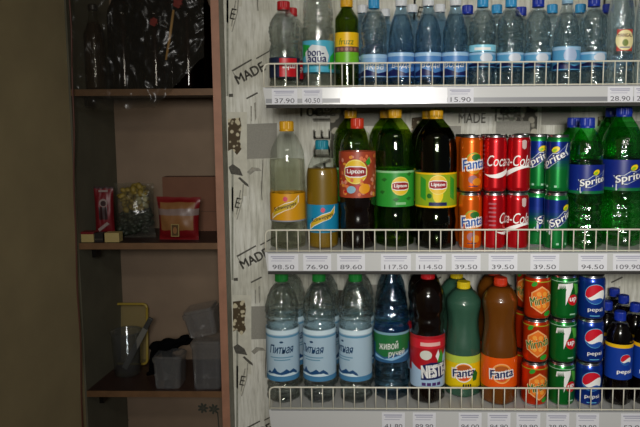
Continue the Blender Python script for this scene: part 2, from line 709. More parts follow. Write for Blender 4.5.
mb = MB(); mb.box(PANEL_X0, PANEL_X1, YC, YB, 0, 2.62, GREYSIDE)
sp = rel(SHU, mb, 'side_panel', SHU)
mb = MB(); mb.box(PANEL_X0 - .0005, PANEL_X1 + .0003, YC - 0.002, YC + 0.0001, 0, 2.62, WOODEDGE)
eb = mb.build('edge_band', sp)
eb['label'] = 'pinkish wood-toned edge band'
DARKSIDE = mat('grey_green_laminate', '#5b5848', 0.75, vary=0.12, vscale=12)
mb = MB()
ya_, yb_ = YC + 0.002, YB - 0.0015
q = [(xa + sl * (y_ - YC), y_) for y_ in (ya_, yb_)]
vs = [(x_ + d_, y_, z_) for z_ in (0.001, 2.62) for d_ in (0.0005, 0.006) for x_, y_ in q]
mb.add(vs, [(0, 1, 3, 2), (4, 6, 7, 5), (0, 4, 5, 1), (2, 3, 7, 6), (0, 2, 6, 4), (1, 5, 7, 3)], DARKSIDE)
rel(SHU, mb, 'side_panel', SHU)
SHZ = {}
for nm, py in (('top', 89), ('mid', 243), ('low', 391)):
    zt = P(150, py, YC + 0.004).z
    SHZ[nm] = zt
    xl = xa + 0.0065
    mb = MB()
    xr_ = PANEL_X0 - 0.0005
    vs = [(x_, y_, z_) for z_ in (zt - 0.0175, zt) for x_, y_ in ((xl, YC + .004), (xr_, YC + .004), (xr_, YB - .001), (xl + sl * (YB - YC), YB - .001))]
    mb.add(vs, [(0, 3, 2, 1), (4, 5, 6, 7), (0, 1, 5, 4), (1, 2, 6, 5), (2, 3, 7, 6), (3, 0, 4, 7)], SHELFTOP)
    ob = rel(SHU, mb, 'shelf', SHU)
    mb = MB(); mb.box(xl, PANEL_X0 - 0.0005, YC + 0.002, YC + 0.0042, zt - 0.0177, zt + 0.0003, SHELFEDGE)
    mb.build('edge_band', ob)
    bx = xl + 0.028
    mb = MB(); mb.box(bx, bx + 0.012, YC + 0.02, YC + 0.05, zt - 0.045, zt - 0.0178, HOOK)
    mb.box(bx + 0.001, bx + 0.011, YC + 0.02, YC + 0.12, zt - 0.024, zt - 0.0178, HOOK)
    rel(SHU, mb, 'bracket', SHU)

# red cable down the wall
CABLE = mat('red_cable', '#5a3226', 0.5)
pts = []
for i in range(41):
    py = -30 + i * 14
    px = 69.5 + (py / 427) * 12.5 + 0.9 * math.sin(py * 0.021) + 0.5 * math.sin(py * 0.06)
    q = P(px, py, YC - 0.03)
    pts.append((max(q.x, xa + sl * -0.03 + 0.0025), YC - 0.03, q.z))
mb = MB(); mb.tube(pts, 0.0022, CABLE, 8)
o = mb.build('cable'); tag(o, 'thin reddish cable running down the olive wall beside the alcove shelves', 'cable')

# ================================================================== DISPLAY SHELVES
RAILW = mat('rail_plastic', '#c9cac8', 0.22, 0.0, coat=0.5)
CHAN = mat('rail_channel', '#85878a', 0.35)
WIRE = mat('white_coated_wire', '#d9d6c4', 0.35)
BOARD = mat('shelf_metal', '#b9b9b4', 0.4)
UNDER = mat('underside_and_gap_shade', '#2c2a27', 0.7)
TAGP = mat('tag_paper', '#dcdde2', 0.7)
TAGI = mat('tag_ink', '#4c4c54', 0.7)
STRIP = mat('glossy_strip_paper', '#dcdde0', 0.3, coat=0.35)
TAGL = mat('tag_small_print', '#a6a6b8', 0.7)
TILT = math.radians(2.5)
SHELF = {}
shelf_spec = (
    ('top', 86.5, 62.5, 104, 262.5, 'top white wire-fronted display shelf holding the water bottles'),
    ('mid', 252.5, 230.5, 271.5, 264.5, 'middle white wire-fronted display shelf holding tea bottles and sleek cans'),
    ('low', 411.0, 389.0, 431, 268.5, 'bottom white wire-fronted display shelf holding the soda bottles and stubby cans'),
)
RX1 = 1.02
for nm, ytop, yf, ybot, xl, lab in shelf_spec:
    zt = P(400, ytop, YS).z
    zf = P(400, yf, YS).z
    zb = P(400, ybot, YS).z
    x0 = P(xl, ytop, YS).x
    root = thing('display_shelf', lab, 'shelf', (x0, YS, zt), group='wire-fronted display shelves')
    SHELF[nm] = dict(z=zt, zb=zb, x0=x0, root=root)
    L = RX1 - x0
    mb = MB()
    mb.box(0.006, L, 0.012, YW - YS - 0.001, -0.004, 0.0, BOARD)
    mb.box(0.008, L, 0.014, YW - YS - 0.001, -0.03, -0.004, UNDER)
    mb.build('shelf_board', root)
    # tilted price rail
    h = (zt - zb) / math.cos(TILT) * 0.985
    uz = Vector((0, math.sin(TILT), math.cos(TILT)))
    nn = Vector((0, -math.cos(TILT), math.sin(TILT)))
    o0 = Vector((0, 0.004 - h * math.sin(TILT), -h * math.cos(TILT)))
    mb = MB()
    sec = [o0, o0 + uz * h, o0 + uz * h - nn * 0.012, o0 - nn * 0.006]
    cs = 0.006
    vs = [v + Vector((cs if v.z < -0.02 else 0, 0, 0)) for v in sec] + [v + Vector((L, 0, 0)) for v in sec]
    mb.add(vs, [(0, 4, 5, 1), (1, 5, 6, 2), (2, 6, 7, 3), (3, 7, 4, 0), (0, 1, 2, 3), (4, 7, 6, 5)], RAILW)
    RS = Flat(o0, (1, 0, 0), uz)
    if nm == 'top':
        mb.rect(RS, 0.007, L, h * 0.08, h * 0.34, CHAN, 0.0003)
    mb.rect(RS, 0.006, L, h * 0.955, h, CHAN, 0.0003)
    mb.box(0.007, L, 0.003, 0.012, zb - zt - 0.0075, zb - zt + 0.001, UNDER)  # dark lip colours in the shadow gap and rail back below the rail
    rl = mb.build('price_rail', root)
    SHELF[nm].update(rs=(o0, uz, nn, h), rail=rl)
    # wire guard
    mb = MB()
    zh = zf - zt
    ry = 0.008
    path = [(0.002, ry, 0.001), (0.002, ry, zh - 0.012), (0.0035, ry, zh - 0.006), (0.007, ry, zh - 0.0018), (0.014, ry, zh)]
    path += [(0.014 + (L - 0.014) * k / 8, ry, zh) for k in range(1, 9)]
    mb.tube(path, 0.0021, WIRE, 8)
    x = 0.028
    while x < L:
        mb.tube([(x, ry, 0.0), (x, ry, zh)], 0.0014, WIRE, 6)
        x += 0.0262
    mb.tube([(0.002, ry, 0.0025), (L, ry, 0.0025)], 0.0018, WIRE, 6)
    mb.build('wire_guard', root)


def price_tag(shelf, x0p, x1p, txt, lab, tcx=None, short=False):
    d = SHELF[shelf]
    o0, uz, nn, h = d['rs']
    org = Vector(d['root'].location) + o0
    ym = {'top': 97, 'mid': 262, 'low': 420}[shelf]
    xa_ = P(x0p, ym, YS - 0.004).x
    xb_ = P(x1p, ym, YS - 0.004).x
    xc = (xa_ + xb_) / 2
    wv = xb_ - xa_
    t = thing('price_tag', lab, 'price tag', tuple(Vector((xc, org.y, org.z)) + nn * 0.0006), group='price tags on the shelf rails')
    FS = Flat((0, 0, 0), (1, 0, 0), uz)
    z0, z1 = (0.03 * h, 0.90 * h)
    mb = MB()
    vs = [FS.at(x, z, n) for n in (0, 0.0006) for x, z in ((-wv / 2, z0), (wv / 2, z0), (wv / 2, z1), (-wv / 2, z1))]
    mb.add(vs, [(4, 5, 6, 7), (0, 3, 2, 1), (0, 1, 5, 4), (1, 2, 6, 5), (2, 3, 7, 6), (3, 0, 4, 7)], TAGP if txt else STRIP)
    if txt:
        for k, (a, b) in enumerate(((0.80, 0.74), (0.70, 0.65), (0.56, 0.53))):
            q = wv * (0.42, 0.36, 0.40)[k]
            mb.rect(FS, -q, q * (0.9, 1.0, 0.7)[k], h * b, h * a, TAGL, 0.0008)
    ob = mb.build('paper', t)
    if txt:
        mb = MB()
        cx = 0 if tcx is None else P(tcx, ym, YS).x - xc
        mb.text(FS, txt, cx, h * 0.22, min(wv * 0.78, 0.0105 * len(txt)), TAGI, 0.0009, height=0.0108)
        mb.build('printed_price', t)
    return t


# ================================================================== BOTTLES AND CANS
SHEETS = {}


def px_scale(Y):
    return (P(421, 213, Y).x - P(420, 213, Y).x)


def spot(shelf, px, pym, Y):
    """a place on a shelf below the photograph's pixel"""
    return (P(px, pym, Y).x, Y, SHELF[shelf]['z'])


def bottle(name, label, cat, shelf, px, top, width, prof, pet, liq, level, cap, lab=None, Y=1.575, base=(0.0,), rz=0.0, group=None,
           ribs=(), flute=(), seg=40, wob=None):
    """prof: (r/R, z/H) body outline; cap: (material, z0/H, r/R); lab: list of label pieces (yTop, yBottom, draw)"""
    pm = top + 60
    loc = spot(shelf, px, pm, Y)
    R = 0.955 * width / 2 * px_scale(Y - 0.01)
    H = P(px, top, Y).z - loc[2]
    t = thing(name, label, cat, loc, rz, group)
    pf = spline([(r * R, z * H) for r, z in prof], 12 if ribs else 6)
    out = []
    for r, z in pf:
        for z0, z1, n, amp in ribs:
            if z0 * H < z < z1 * H:
                r -= amp * R * (0.5 - 0.5 * math.cos(2 * PI * n * (z / H - z0) / (z1 - z0)))
        out.append((r, z))
    fl = [(a * H, b * H, n, amp) for a, b, n, amp in flute]
    wb = (wob[0] * H, wob[1] * H, wob[2], 2.6, 95.0) if wob else None
    seg = 64 if wob else seg
    mb = MB(); mb.lathe(out, pet, seg, True, False, fl, wob=wb)
    mb.build('body', t)
    ins = [(max(r - 0.0008, 0.001), z + (0.001 if i == 0 else 0)) for i, (r, z) in enumerate(out) if z < level * H]
    if len(ins) > 2:
        mb = MB(); mb.lathe(ins, liq, seg, True, True, fl, wob=wb)
        mb.build('liquid', t)
    cm, cz, cr = cap
    r = cr * R
    z0 = cz * H
    hh = H - z0
    mb = MB()
    mb.lathe([(r * 0.98, z0), (r * 1.03, z0 + 0.001), (r * 1.03, z0 + hh * 0.16), (r * 0.97, z0 + hh * 0.20), (r, z0 + hh * 0.26), (r, z0 + hh * 0.86), (r * 0.95, z0 + hh * 0.96), (r * 0.82, H)],
             cm, 48, True, True, knurl=(z0 + hh * 0.22, z0 + hh * 0.9), smooth=False)
    mb.build('cap', t)
    if lab:
        y0, y1, draw = lab
        Yf = Y - R
        zt = P(px, y0, Yf).z - loc[2]
        zb = P(px, y1, Yf).z - loc[2]
        rr = max(q for q, z in out if zb - 0.004 <= z <= zt + 0.004) + 0.0007 if any(zb <= z <= zt for q, z in out) else R
        mb = MB()
        draw(mb, rr, zb, zt)
        mb.build('label', t)
    return t


def can(name, label, shelf, px, pym, Y, R, H, z, paint, draw, rz=0.0, group=None, lidm=SILVER):
    x = P(px, pym, Y).x
    t = thing(name, label, 'drink can', (x, Y, z), rz, group)
    mb = MB()
    mb.lathe([(R * 0.70, 0.004), (R * 0.76, 0.0), (R * 0.80, 0.001), (R * 0.92, 0.005)], SILVER, 44)
    mb.lathe([(R * 0.92, 0.005), (R * 0.985, 0.0095), (R, 0.013)], paint, 44, False)
    mb.band(R, 0.013, H - 0.016, paint, seg=56)
    mb.lathe([(R, H - 0.016), (R * 0.985, H - 0.012), (R * 0.90, H - 0.006)], paint, 44, False)
    draw(mb, Cyl(R), H, R)
    mb.build('body', t)
    mb = MB()
    mb.lathe([(R * 0.90, H - 0.006), (R * 0.86, H - 0.0035), (R * 0.90, H - 0.0015), (R * 0.885, H), (R * 0.845, H - 0.0005), (R * 0.82, H - 0.004)], lidm, 44, False, True)
    ld = mb.build('lid', t)
    mb = MB()
    mb.lathe([(0.0085, 0), (0.009, 0.0006), (0.0085, 0.0012)], lidm, 16, True, True)
    tb = mb.build('pull_tab', ld)
    tb.location = (0, -0.006, H - 0.0042)
    return t


# ---- thin plastics and drinks
PETC = film('clear_pet', (0.96, 0.975, 0.97), 0.13, 0.6, rough=.05, bump=.7, bscale=48, bdist=.006)
PETB = film('blue_pet', (0.66, 0.82, 0.95), 0.11, 0.55, rough=.05, bump=.7, bscale=48, bdist=.006)
PETL = film('pale_blue_pet', (0.84, 0.92, 0.97), 0.13, 0.6, rough=.05, bump=.7, bscale=52, bdist=.006)
PETDB = film('dark_blue_pet', (0.78, 0.86, 0.90), 0.10, 0.5, rough=.05, bump=.7, bscale=45, bdist=.006)
PETG = film('green_pet', (0.28, 0.86, 0.34), 0.11, 0.45, rough=.05, bump=.7, bscale=45, bdist=.006)
PETOL = film('olive_green_pet', (0.58, 0.72, 0.20), 0.05, 0.45, bump=0.15)
PETDG = film('dark_green_pet', (0.30, 0.42, 0.10), 0.06, 0.45, bump=0.1)
PETN = film('neutral_pet', (0.90, 0.92, 0.90), 0.045, 0.40, bump=0.08)
WATER = liquid('water', (0.96, 0.985, 0.985), bump=.5, bscale=38, clear=.5, bdist=.006)
WATERR = liquid('water_in_rippled_bottle', (0.96, 0.98, 0.975), bump=.6, bscale=38, clear=.6, bdist=.008)
GTEA = liquid('green_tea', (0.78, 0.84, 0.26), bump=0.5, clear=.6)
COLA = mat('dark_cola', '#0a0403', 0.15)
BTEA = mat('brown_tea', '#120805', 0.15)
CLOUDO = mat('cloudy_orange_soda', '#74400f', 0.3)
CLOUDY = mat('cloudy_bitter_soda', '#8a6a12', 0.4)
CLOUDG = mat('cloudy_green_soda', '#3a6350', 0.4)
FRUZ = liquid('green_glass_drink', (0.55, 0.60, 0.12), bump=0.3, clear=.6)
C_RED = mat('cap_red', '#b3121a', 0.4)
C_WHITE = mat('cap_white', '#d6dadd', 0.4)
C_SKY = mat('cap_sky', '#2f93c8', 0.4)
C_BLUE = mat('cap_blue', '#0f2f9e', 0.4)
C_PALE = mat('cap_pale_blue', '#8fb6d0', 0.4)
C_YEL = mat('cap_yellow', '#d9a210', 0.4)
C_TEAL = mat('cap_teal', '#118196', 0.4)
C_RO = mat('cap_red_orange', '#c93312', 0.4)
C_GREEN = mat('cap_green', '#0f7a2a', 0.4)
C_NAVY = mat('cap_navy', '#0c2350', 0.4)
C_LY = mat('cap_lemon', '#e0c414', 0.4)

# ---- outlines
P_CONE = [(.80, 0), (.96, .018), (1, .05), (1, .12), (.97, .2), (1, .28), (1, .44), (.985, .52), (.90, .64), (.70, .76), (.48, .85), (.40, .885), (.40, .93)]
P_DOME = [(.80, 0), (.96, .018), (1, .05), (1, .16), (.96, .24), (1, .32), (1, .44), (.93, .50), (1, .57), (1, .68), (.90, .77), (.65, .845), (.43, .88), (.40, .90), (.40, .94)]
P_TALL = [(.80, 0), (.96, .015), (1, .04), (1, .15), (.97, .2), (1, .24), (1, .46), (.97, .5), (.99, .56), (.90, .68), (.70, .80), (.42, .90), (.30, .93), (.30, .96)]
P_SCHW = [(.74, 0), (.95, .015), (1, .045), (1, .13), (.96, .20), (1, .235), (1, .43), (1, .62), (.985, .70), (.88, .79), (.62, .87), (.38, .915), (.34, .93), (.34, .96)]
P_SCHS = [(.78, 0), (.95, .02), (1, .05), (1, .5), (1, .66), (.93, .74), (.72, .82), (.44, .885), (.36, .91), (.36, .95)]
P_LIPT = [(.74, 0), (.94, .015), (.98, .045), (.94, .12), (.98, .20), (.93, .27), (.98, .33), (1, .38), (1, .66), (.985, .73), (.88, .82), (.62, .885), (.38, .925), (.31, .94), (.31, .965)]
P_SPR5 = [(.72, 0), (.94, .02), (1, .06), (1, .12), (.95, .2), (.95, .30), (1, .38), (1, .63), (.93, .665), (.98, .71), (.90, .80), (.64, .875), (.40, .915), (.37, .93), (.37, .96)]
P_SPR2 = [(.72, 0), (.94, .015), (1, .05), (1, .2), (.97, .28), (1, .36), (1, .62), (.985, .68), (.86, .78), (.60, .87), (.38, .925), (.30, .94), (.30, .965)]
P_GORN = [(.78, 0), (.96, .02), (1, .05), (.97, .09), (1, .13), (.97, .165), (1, .19), (1, .56), (.965, .60), (1, .65), (1, .72), (.92, .79), (.70, .86), (.45, .905), (.34, .925), (.34, .955)]
P_ZHIV = [(.76, 0), (.96, .02), (1, .05), (.98, .15), (.94, .25), (1, .33), (1, .48), (.97, .52), (1, .56), (.94, .64), (.78, .73), (.52, .81), (.37, .87), (.35, .90), (.35, .95)]
P_NEST = [(.74, 0), (.95, .02), (1, .05), (1, .5), (.92, .56), (.95, .62), (.90, .66), (1, .72), (1, .78), (.94, .84), (.72, .90), (.42, .94), (.36, .95), (.36, .97)]
P_FANT = [(.74, 0), (.95, .02), (1, .06), (1, .40), (.985, .46), (.90, .56), (.855, .64), (.90, .72), (.985, .80), (.96, .84), (.72, .90), (.42, .945), (.34, .955), (.34, .975)]
P_PEPS = [(.74, 0), (.95, .02), (1, .06), (1, .16), (.90, .26), (1, .36), (1, .60), (.93, .65), (.97, .70), (.84, .80), (.55, .88), (.42, .905), (.40, .92), (.40, .95)]
P_BEER = [(.85, 0), (.98, .015), (1, .05), (1, .60), (.96, .66), (.70, .74), (.48, .82), (.42, .90), (.42, .96)]


# ---- labels -------------------------------------------------------
def star(n, r1, r0, ph=0.0, sx=1.0, sz=1.0, cx=0.0, cz=0.0):
    return [(cx + sx * (r1 if k % 2 == 0 else r0) * math.cos(ph + PI * k / n), cz + sz * (r1 if k % 2 == 0 else r0) * math.sin(ph + PI * k / n)) for k in range(2 * n)]


def flame(cx, cz, r, a):
    return None


def lab_red(mb, r, z0, z1):
    mb.band(r, z0, z1, mat('dark_navy_print', '#1b2742', 0.4))
    s = Cyl(r); h = z1 - z0
    mb.rect(s, -0.012, 0.034, z0 + h * .02, z1 - h * .05, RED, 0.0004)
    mb.text(s, 'aqua', 0.012, (z0 + z1) / 2, 0.032, WHITE, 0.0008, height=h * .3, shear=.2, bold=.02)


def lab_bon(mb, r, z0, z1):
    mb.band(r, z0, z1, mat('print_aqua', '#4fb3cf', 0.35))
    s = Cyl(r); h = z1 - z0
    gr = mat('print_bright_green', '#1fa33c', 0.4)
    mb.poly(s, [(-.045, z1 - h * .1), (-.018, z1 - h * .16), (-.022, z1 - h * .38), (-.045, z1 - h * .55)], gr, .0003)
    mb.poly(s, [(.028, z0 + h * .1), (.05, z0 + h * .1), (.06, z0 + h * .75), (.034, z0 + h * .5)], gr, .0003)
    mb.poly(s, [(-.028, z0 + h * .24), (-.033, z0 + h * .62), (-.012, z0 + h * .86), (.020, z0 + h * .80), (.030, z0 + h * .52), (.024, z0 + h * .20)], mat('print_offwhite', '#d9dfe0', .4), .0005)
    mb.text(s, 'bon-', -.004, z0 + h * .62, .040, NAVY, .0009, height=h * .24, bold=.03)
    mb.text(s, 'aqua', -.001, z0 + h * .36, .046, NAVY, .0009, height=h * .24, bold=.03)


def lab_fruzz(mb, r, z0, z1):
    h = z1 - z0; s = Cyl(r)
    mb.band(r, z0 + h * .36, z1, YELLOW)
    mb.band(r, z0, z0 + h * .36, mat('print_lime', '#6db81e', 0.4))
    mb.band(r + .0002, z0 + h * .36, z0 + h * .54, mat('print_plum', '#6a4536', 0.45))
    mb.text(s, 'fruzz', 0, z0 + h * .70, .036, LEAF, .0008, height=h * .20, shear=.15)
    for k in range(5):
        mb.disc(s, -.022 + k * .011, z0 + h * .45, .004, h * .06, mat('print_rose', '#a06a5c', 0.4), .0006, seg=12)


def lab_pale(col, txt=None, blob=None, blobcol=None):
    def d(mb, r, z0, z1):
        h = z1 - z0; s = Cyl(r)
        mb.band(r, z0, z1, col)
        mb.band(r + .0002, z1 - h * .16, z1 - h * .02, mat('print_ice', '#9fc4e0', 0.35))
        if blob:
            mb.disc(s, blob, z0 + h * .62, .016, h * .30, blobcol or mat('print_frost', '#c9d2dc', .4), .0005)
        if txt:
            mb.text(s, txt, 0, z0 + h * .45, .05, WHITE, .0008, height=h * .24, shear=.2)
        mb.poly(s, [(-.045, z0 + h * .18), (-.02, z0 + h * .34), (.01, z0 + h * .16), (.045, z0 + h * .3), (.045, z0 + h * .05), (-.045, z0 + h * .05)], NAVY, .0004)
    return d


BLU1 = mat('label_blue', '#4f86c4', 0.4)
BLU2 = mat('label_pale_blue', '#86b0d8', 0.4)
BLU3 = mat('label_sky_blue', '#559cc6', 0.4)


def lab_mang(oval, edge):
    def d(mb, r, z0, z1):
        s = Cyl(r); h = z1 - z0; c = (z0 + z1) / 2
        mb.band(r, z0, z1, edge, -0.62, 0.62, 20)
        mb.disc(s, 0, c, .022, h * .47, oval, .0005)
        mb.text(s, 'MANGALI', 0, c + h * .22, .034, mat('print_maroon', '#5c1a1e', 0.4), .0009, height=h * .16, bold=.02)
        mb.disc(s, 0, c - h * .12, .007, h * .16, mat('print_olive', '#7f8f4a', 0.4), .0009, seg=14)
        mb.rect(s, -.012, .012, c - h * .36, c - h * .30, GREYP, .0009)
    return d


def schw_banner(mb, s, c, h, w_):
    pts = [(-w_, c - h * .42), (-w_ * .98, c - h * .22), (-w_ * .6, c - h * .02), (0, c + h * .14), (w_ * .62, c + h * .22), (w_, c + h * .42),
           (w_ * .96, c + h * .16), (w_ * .6, c - h * .02), (0, c - h * .12), (-w_ * .6, c - h * .27)]
    big = [(x * 1.08, c + (z - c) * 1.18) for x, z in pts]
    mb.poly(s, big, WHITE, .0005)
    mb.poly(s, pts, mat('print_gold', '#d7b32a', 0.4), .0008)
    mb.text(s, 'Schweppes', 0.0, c + h * .015, w_ * 1.75, BLACK, .0012, height=h * .20, rot=.30, shear=.15, bold=.02)
    mb.disc(s, w_ * .05, c + h * .33, w_ * .16, h * .10, PINK, .0008, seg=16)
    mb.poly(s, star(4, w_ * .2, w_ * .12, .4, 1, 1, w_ * .05, c + h * .33), PINK, .0007)


def lab_schw1(mb, r, z0, z1):
    mb.band(r, z0, z1, mat('print_amber', '#d99a12', 0.35))
    h = z1 - z0
    mb.band(r + .0002, z0, z0 + h * .05, GREYP)
    schw_banner(mb, Cyl(r), z0 + h * .52, h * .9, .034)


def lab_schw2(mb, r, z0, z1):
    mb.band(r, z0, z1, mat('print_teal', '#1687b0', 0.35))
    h = z1 - z0
    schw_banner(mb, Cyl(r), z0 + h * .52, h * .9, .032)


def lipton_mark(mb, s, cx, cz, R_):
    mb.disc(s, cx, cz, R_ * 1.1, R_ * 1.1, mat('print_pale_yellow', '#f0dc6a', 0.4), .0006)
    mb.disc(s, cx, cz, R_, R_, mat('print_sun', '#ecc32a', 0.4), .0009)
    k = R_ * .42
    pts = [(cx - R_ * .95, cz + k * .7), (cx - R_ * .5, cz + k), (cx + R_ * .5, cz + k), (cx + R_ * .95, cz + k * .7), (cx + R_ * .95, cz - k * .7), (cx + R_ * .5, cz - k), (cx - R_ * .5, cz - k), (cx - R_ * .95, cz - k * .7)]
    mb.poly(s, [(cx + (x - cx) * 1.05, cz + (z - cz) * 1.22) for x, z in pts], WHITE, .0012)
    mb.poly(s, pts, mat('print_crimson', '#9c1218', 0.4), .0015)
    mb.text(s, 'Lipton', cx, cz, R_ * 1.5, WHITE, .0019, height=R_ * .5, bold=.03)


def lab_peach(mb, r, z0, z1):
    h = z1 - z0; s = Cyl(r)
    mb.band(r, z0, z1, mat('print_coral', '#a84428', 0.4))
    rnd = random.Random(3)
    cols = [mat('print_salmon', '#e0784a', 0.4), RED, mat('print_apricot', '#e89a3a', 0.4), mat('print_blush', '#dc8f78', 0.4)]
    for k in range(70):
        x = rnd.uniform(-.075, .075); z = rnd.uniform(z0 + .007, z1 - .007)
        mb.disc(s, x, z, rnd.uniform(.003, .006), rnd.uniform(.003, .006), cols[k % 4], .0003 + .00001 * k, seg=8)
    lipton_mark(mb, s, -.002, z0 + h * .57, .027)
    mb.disc(s, .020, z0 + h * .20, .014, .012, mat('print_peach', '#eda01e', 0.4), .0022, rot=.3)
    mb.disc(s, -.012, z0 + h * .18, .011, .009, mat('print_iceblue', '#8fb9cc', 0.4), .0022, rot=.2)
    mb.poly(s, [(.022, z1 - h * .22), (.033, z1 - h * .10), (.036, z1 - h * .24), (.028, z1 - h * .30)], GREEN, .0022)


def lab_gtea(mb, r, z0, z1):
    h = z1 - z0; s = Cyl(r)
    mb.band(r, z0, z1, mat('print_tea_green', '#2f9a35', 0.35))
    mb.band(r + .0002, z1 - h * .06, z1, mat('print_mint', '#8fc98f', 0.4))
    lipton_mark(mb, s, .012, z0 + h * .58, .021)
    for x, z in ((-.03, .75), (-.036, .4), (.0, .2), (.036, .9), (.034, .22)):
        mb.poly(s, [(x - .008, z0 + h * z), (x, z0 + h * z + .005), (x + .009, z0 + h * z + .002), (x + .001, z0 + h * z - .005)], LEAF, .0005)
    mb.rect(s, .0, .026, z0 + h * .06, z0 + h * .13, mat('print_mint', '#8fc98f'), .0006)


def lab_ltea(mb, r, z0, z1):
    h = z1 - z0; s = Cyl(r)
    mb.band(r, z0, z1, mat('print_lime_yellow', '#8fae1e', 0.35))
    mb.band(r + .0002, z1 - h * .05, z1, YELLOW)
    mb.band(r + .0002, z0, z0 + h * .05, YELLOW)
    for x0, x1 in ((-.046, -.030), (.032, .046)):
        mb.poly(s, [(x0, z0 + h * .3), (x1, z0 + h * .2), (x1, z0 + h * .8), (x0, z0 + h * .9)], GREEN, .0004)
    mb.disc(s, 0, z0 + h * .40, .013, h * .26, mat('print_lemon', '#f0d01c', 0.4), .0005)
    lipton_mark(mb, s, 0, z0 + h * .66, .0215)
    mb.rect(s, -.022, .022, z0 + h * .06, z0 + h * .16, NAVY, .0008)
    mb.disc(s, -.021, z0 + h * .34, .006, .006, LEAF, .0008, seg=12)


def lemon(mb, s, x, z, k, n):
    mb.disc(s, x, z, k * 1.15, k * .82, mat('print_dark_outline', '#0a2a20', .4), n, rot=.5)
    mb.disc(s, x, z, k, k * .68, mat('print_lemon', '#e8cf1a', .4), n + .0004, rot=.5)
    mb.disc(s, x - k * .25, z - k * .22, k * .62, k * .36, mat('print_limegreen', '#8fc21e', .4), n + .0007, rot=.5)


def sprite_mark(mb, s, cx, cz, w_, n=.0004, a=.16):
    """white slanted lettering inside a jagged frame"""
    jag = [(-.56, -.20), (-.44, -.02), (-.54, .16), (-.2, .12), (.02, .24), (.2, .17), (.54, .34), (.46, .12), (.58, -.06), (.2, -.10), (-.1, -.20), (-.3, -.16), (-.42, -.36)]

    def tr(p, q):
        x, z = p[0] * w_ * q, p[1] * w_ * q
        return (cx + x, cz + z + x * a)
    mb.poly(s, [tr(p, 1.0) for p in jag], mat('print_silver_white', '#cdd8d6', .4), n)
    mb.poly(s, [tr(p, .90) for p in jag], mat('print_deep_blue', '#10308a', .4), n + .0003)
    mb.text(s, 'Sprite', cx, cz, w_ * .96, NAVY, n + .0006, height=w_ * .34, rot=.04 + a, shear=.12, bold=.055)
    mb.text(s, 'Sprite', cx, cz, w_ * .93, WHITE, n + .0010, height=w_ * .31, rot=.04 + a, shear=.12, bold=.02)
    lemon(mb, s, cx + w_ * .12, cz + w_ * (.34 + .10 * (a - .16)), w_ * .13, n + .0004)


def lab_spr(wd):
    def d(mb, r, z0, z1):
        h = z1 - z0; s = Cyl(r)
        mb.band(r, z0, z1, mat('print_sprite_blue', '#10257c', .35))
        mb.band(r + .0002, z0, z0 + h * .10, mat('print_sprite_green', '#0f6a3a', .35))
        sprite_mark(mb, s, 0.0, z0 + h * .42, wd)
    return d


def lab_gorn(mb, r, z0, z1):
    h = z1 - z0; s = Cyl(r)
    PALE = mat('label_ice', '#aec8d8', .4)
    mb.band(r, z0, z1, PALE)
    mb.band(r + .0002, z1 - h * .09, z1 - h * .01, mat('label_frost', '#d9eef6', .35))
    mb.band(r + .0002, z1 - h * .15, z1 - h * .11, mat('label_steel', '#5f97b8', .4))
    mb.band(r + .0002, z0, z0 + h * .10, mat('label_deep', '#4a86b0', .4))
    mb.text(s, 'Питная', 0, z0 + h * .63, .062, mat('print_petrol', '#0d3f66', .4), .0006, height=h * .165, shear=.2, bold=.03)
    for x0, x1, zz in ((-.03, .03, .47), (-.02, .022, .42)):
        mb.rect(s, x0, x1, z0 + h * (zz - .012), z0 + h * (zz + .01), mat('print_steel', '#6c9ab4', .4), .0006)
    mb.disc(s, 0, z0 + h * .77, .005, h * .02, mat('print_petrol'), .0006, seg=10)
    mt = [(-.042, .14), (-.034, .20), (-.027, .17), (-.018, .27), (-.012, .20), (-.004, .17), (.004, .20), (.012, .24), (.02, .19), (.03, .23), (.04, .17), (.044, .12), (.02, .155), (0, .13), (-.02, .15)]
    mb.poly(s, [(x, z0 + h * z) for x, z in mt], mat('print_mountain', '#1d4c7c', .4), .0006)
    mb.poly(s, [(-.040, z0 + h * .10), (-.02, z0 + h * .15), (.0, z0 + h * .12), (.03, z0 + h * .16), (.044, z0 + h * .10)], mat('label_frost'), .0008)


def lab_zhiv(mb, r, z0, z1):
    h = z1 - z0; s = Cyl(r)
    mb.band(r, z0, z1, mat('label_river', '#2c5c86', .4))
    mb.band(r + .0002, z0 + h * .60, z1 - h * .08, mat('label_meadow', '#23703a', .4))
    mb.band(r + .0002, z1 - h * .08, z1, mat('label_pale_edge', '#7fa8b8', .4))
    mb.poly(s, [(-.05, z0 + h * .60), (-.05, z0 + h * .30), (-.02, z0 + h * .18), (.01, z0 + h * .30), (.05, z0 + h * .42), (.05, z0 + h * .62)], mat('label_meadow'), .0004)
    mb.poly(s, [(-.05, z0 + h * .25), (-.02, z0 + h * .12), (.02, z0 + h * .24), (.05, z0 + h * .36), (.05, z0 + h * .28), (.0, z0 + h * .08), (-.05, z0 + h * .14)], mat('print_river_light', '#8fbfe0', .4), .0006)
    mb.text(s, 'живой', -.010, z0 + h * .58, .052, WHITE, .001, height=h * .26, rot=.10, shear=.2, bold=.01)
    mb.text(s, 'ручей', .012, z0 + h * .32, .044, WHITE, .001, height=h * .24, rot=.12, shear=.2, bold=.01)


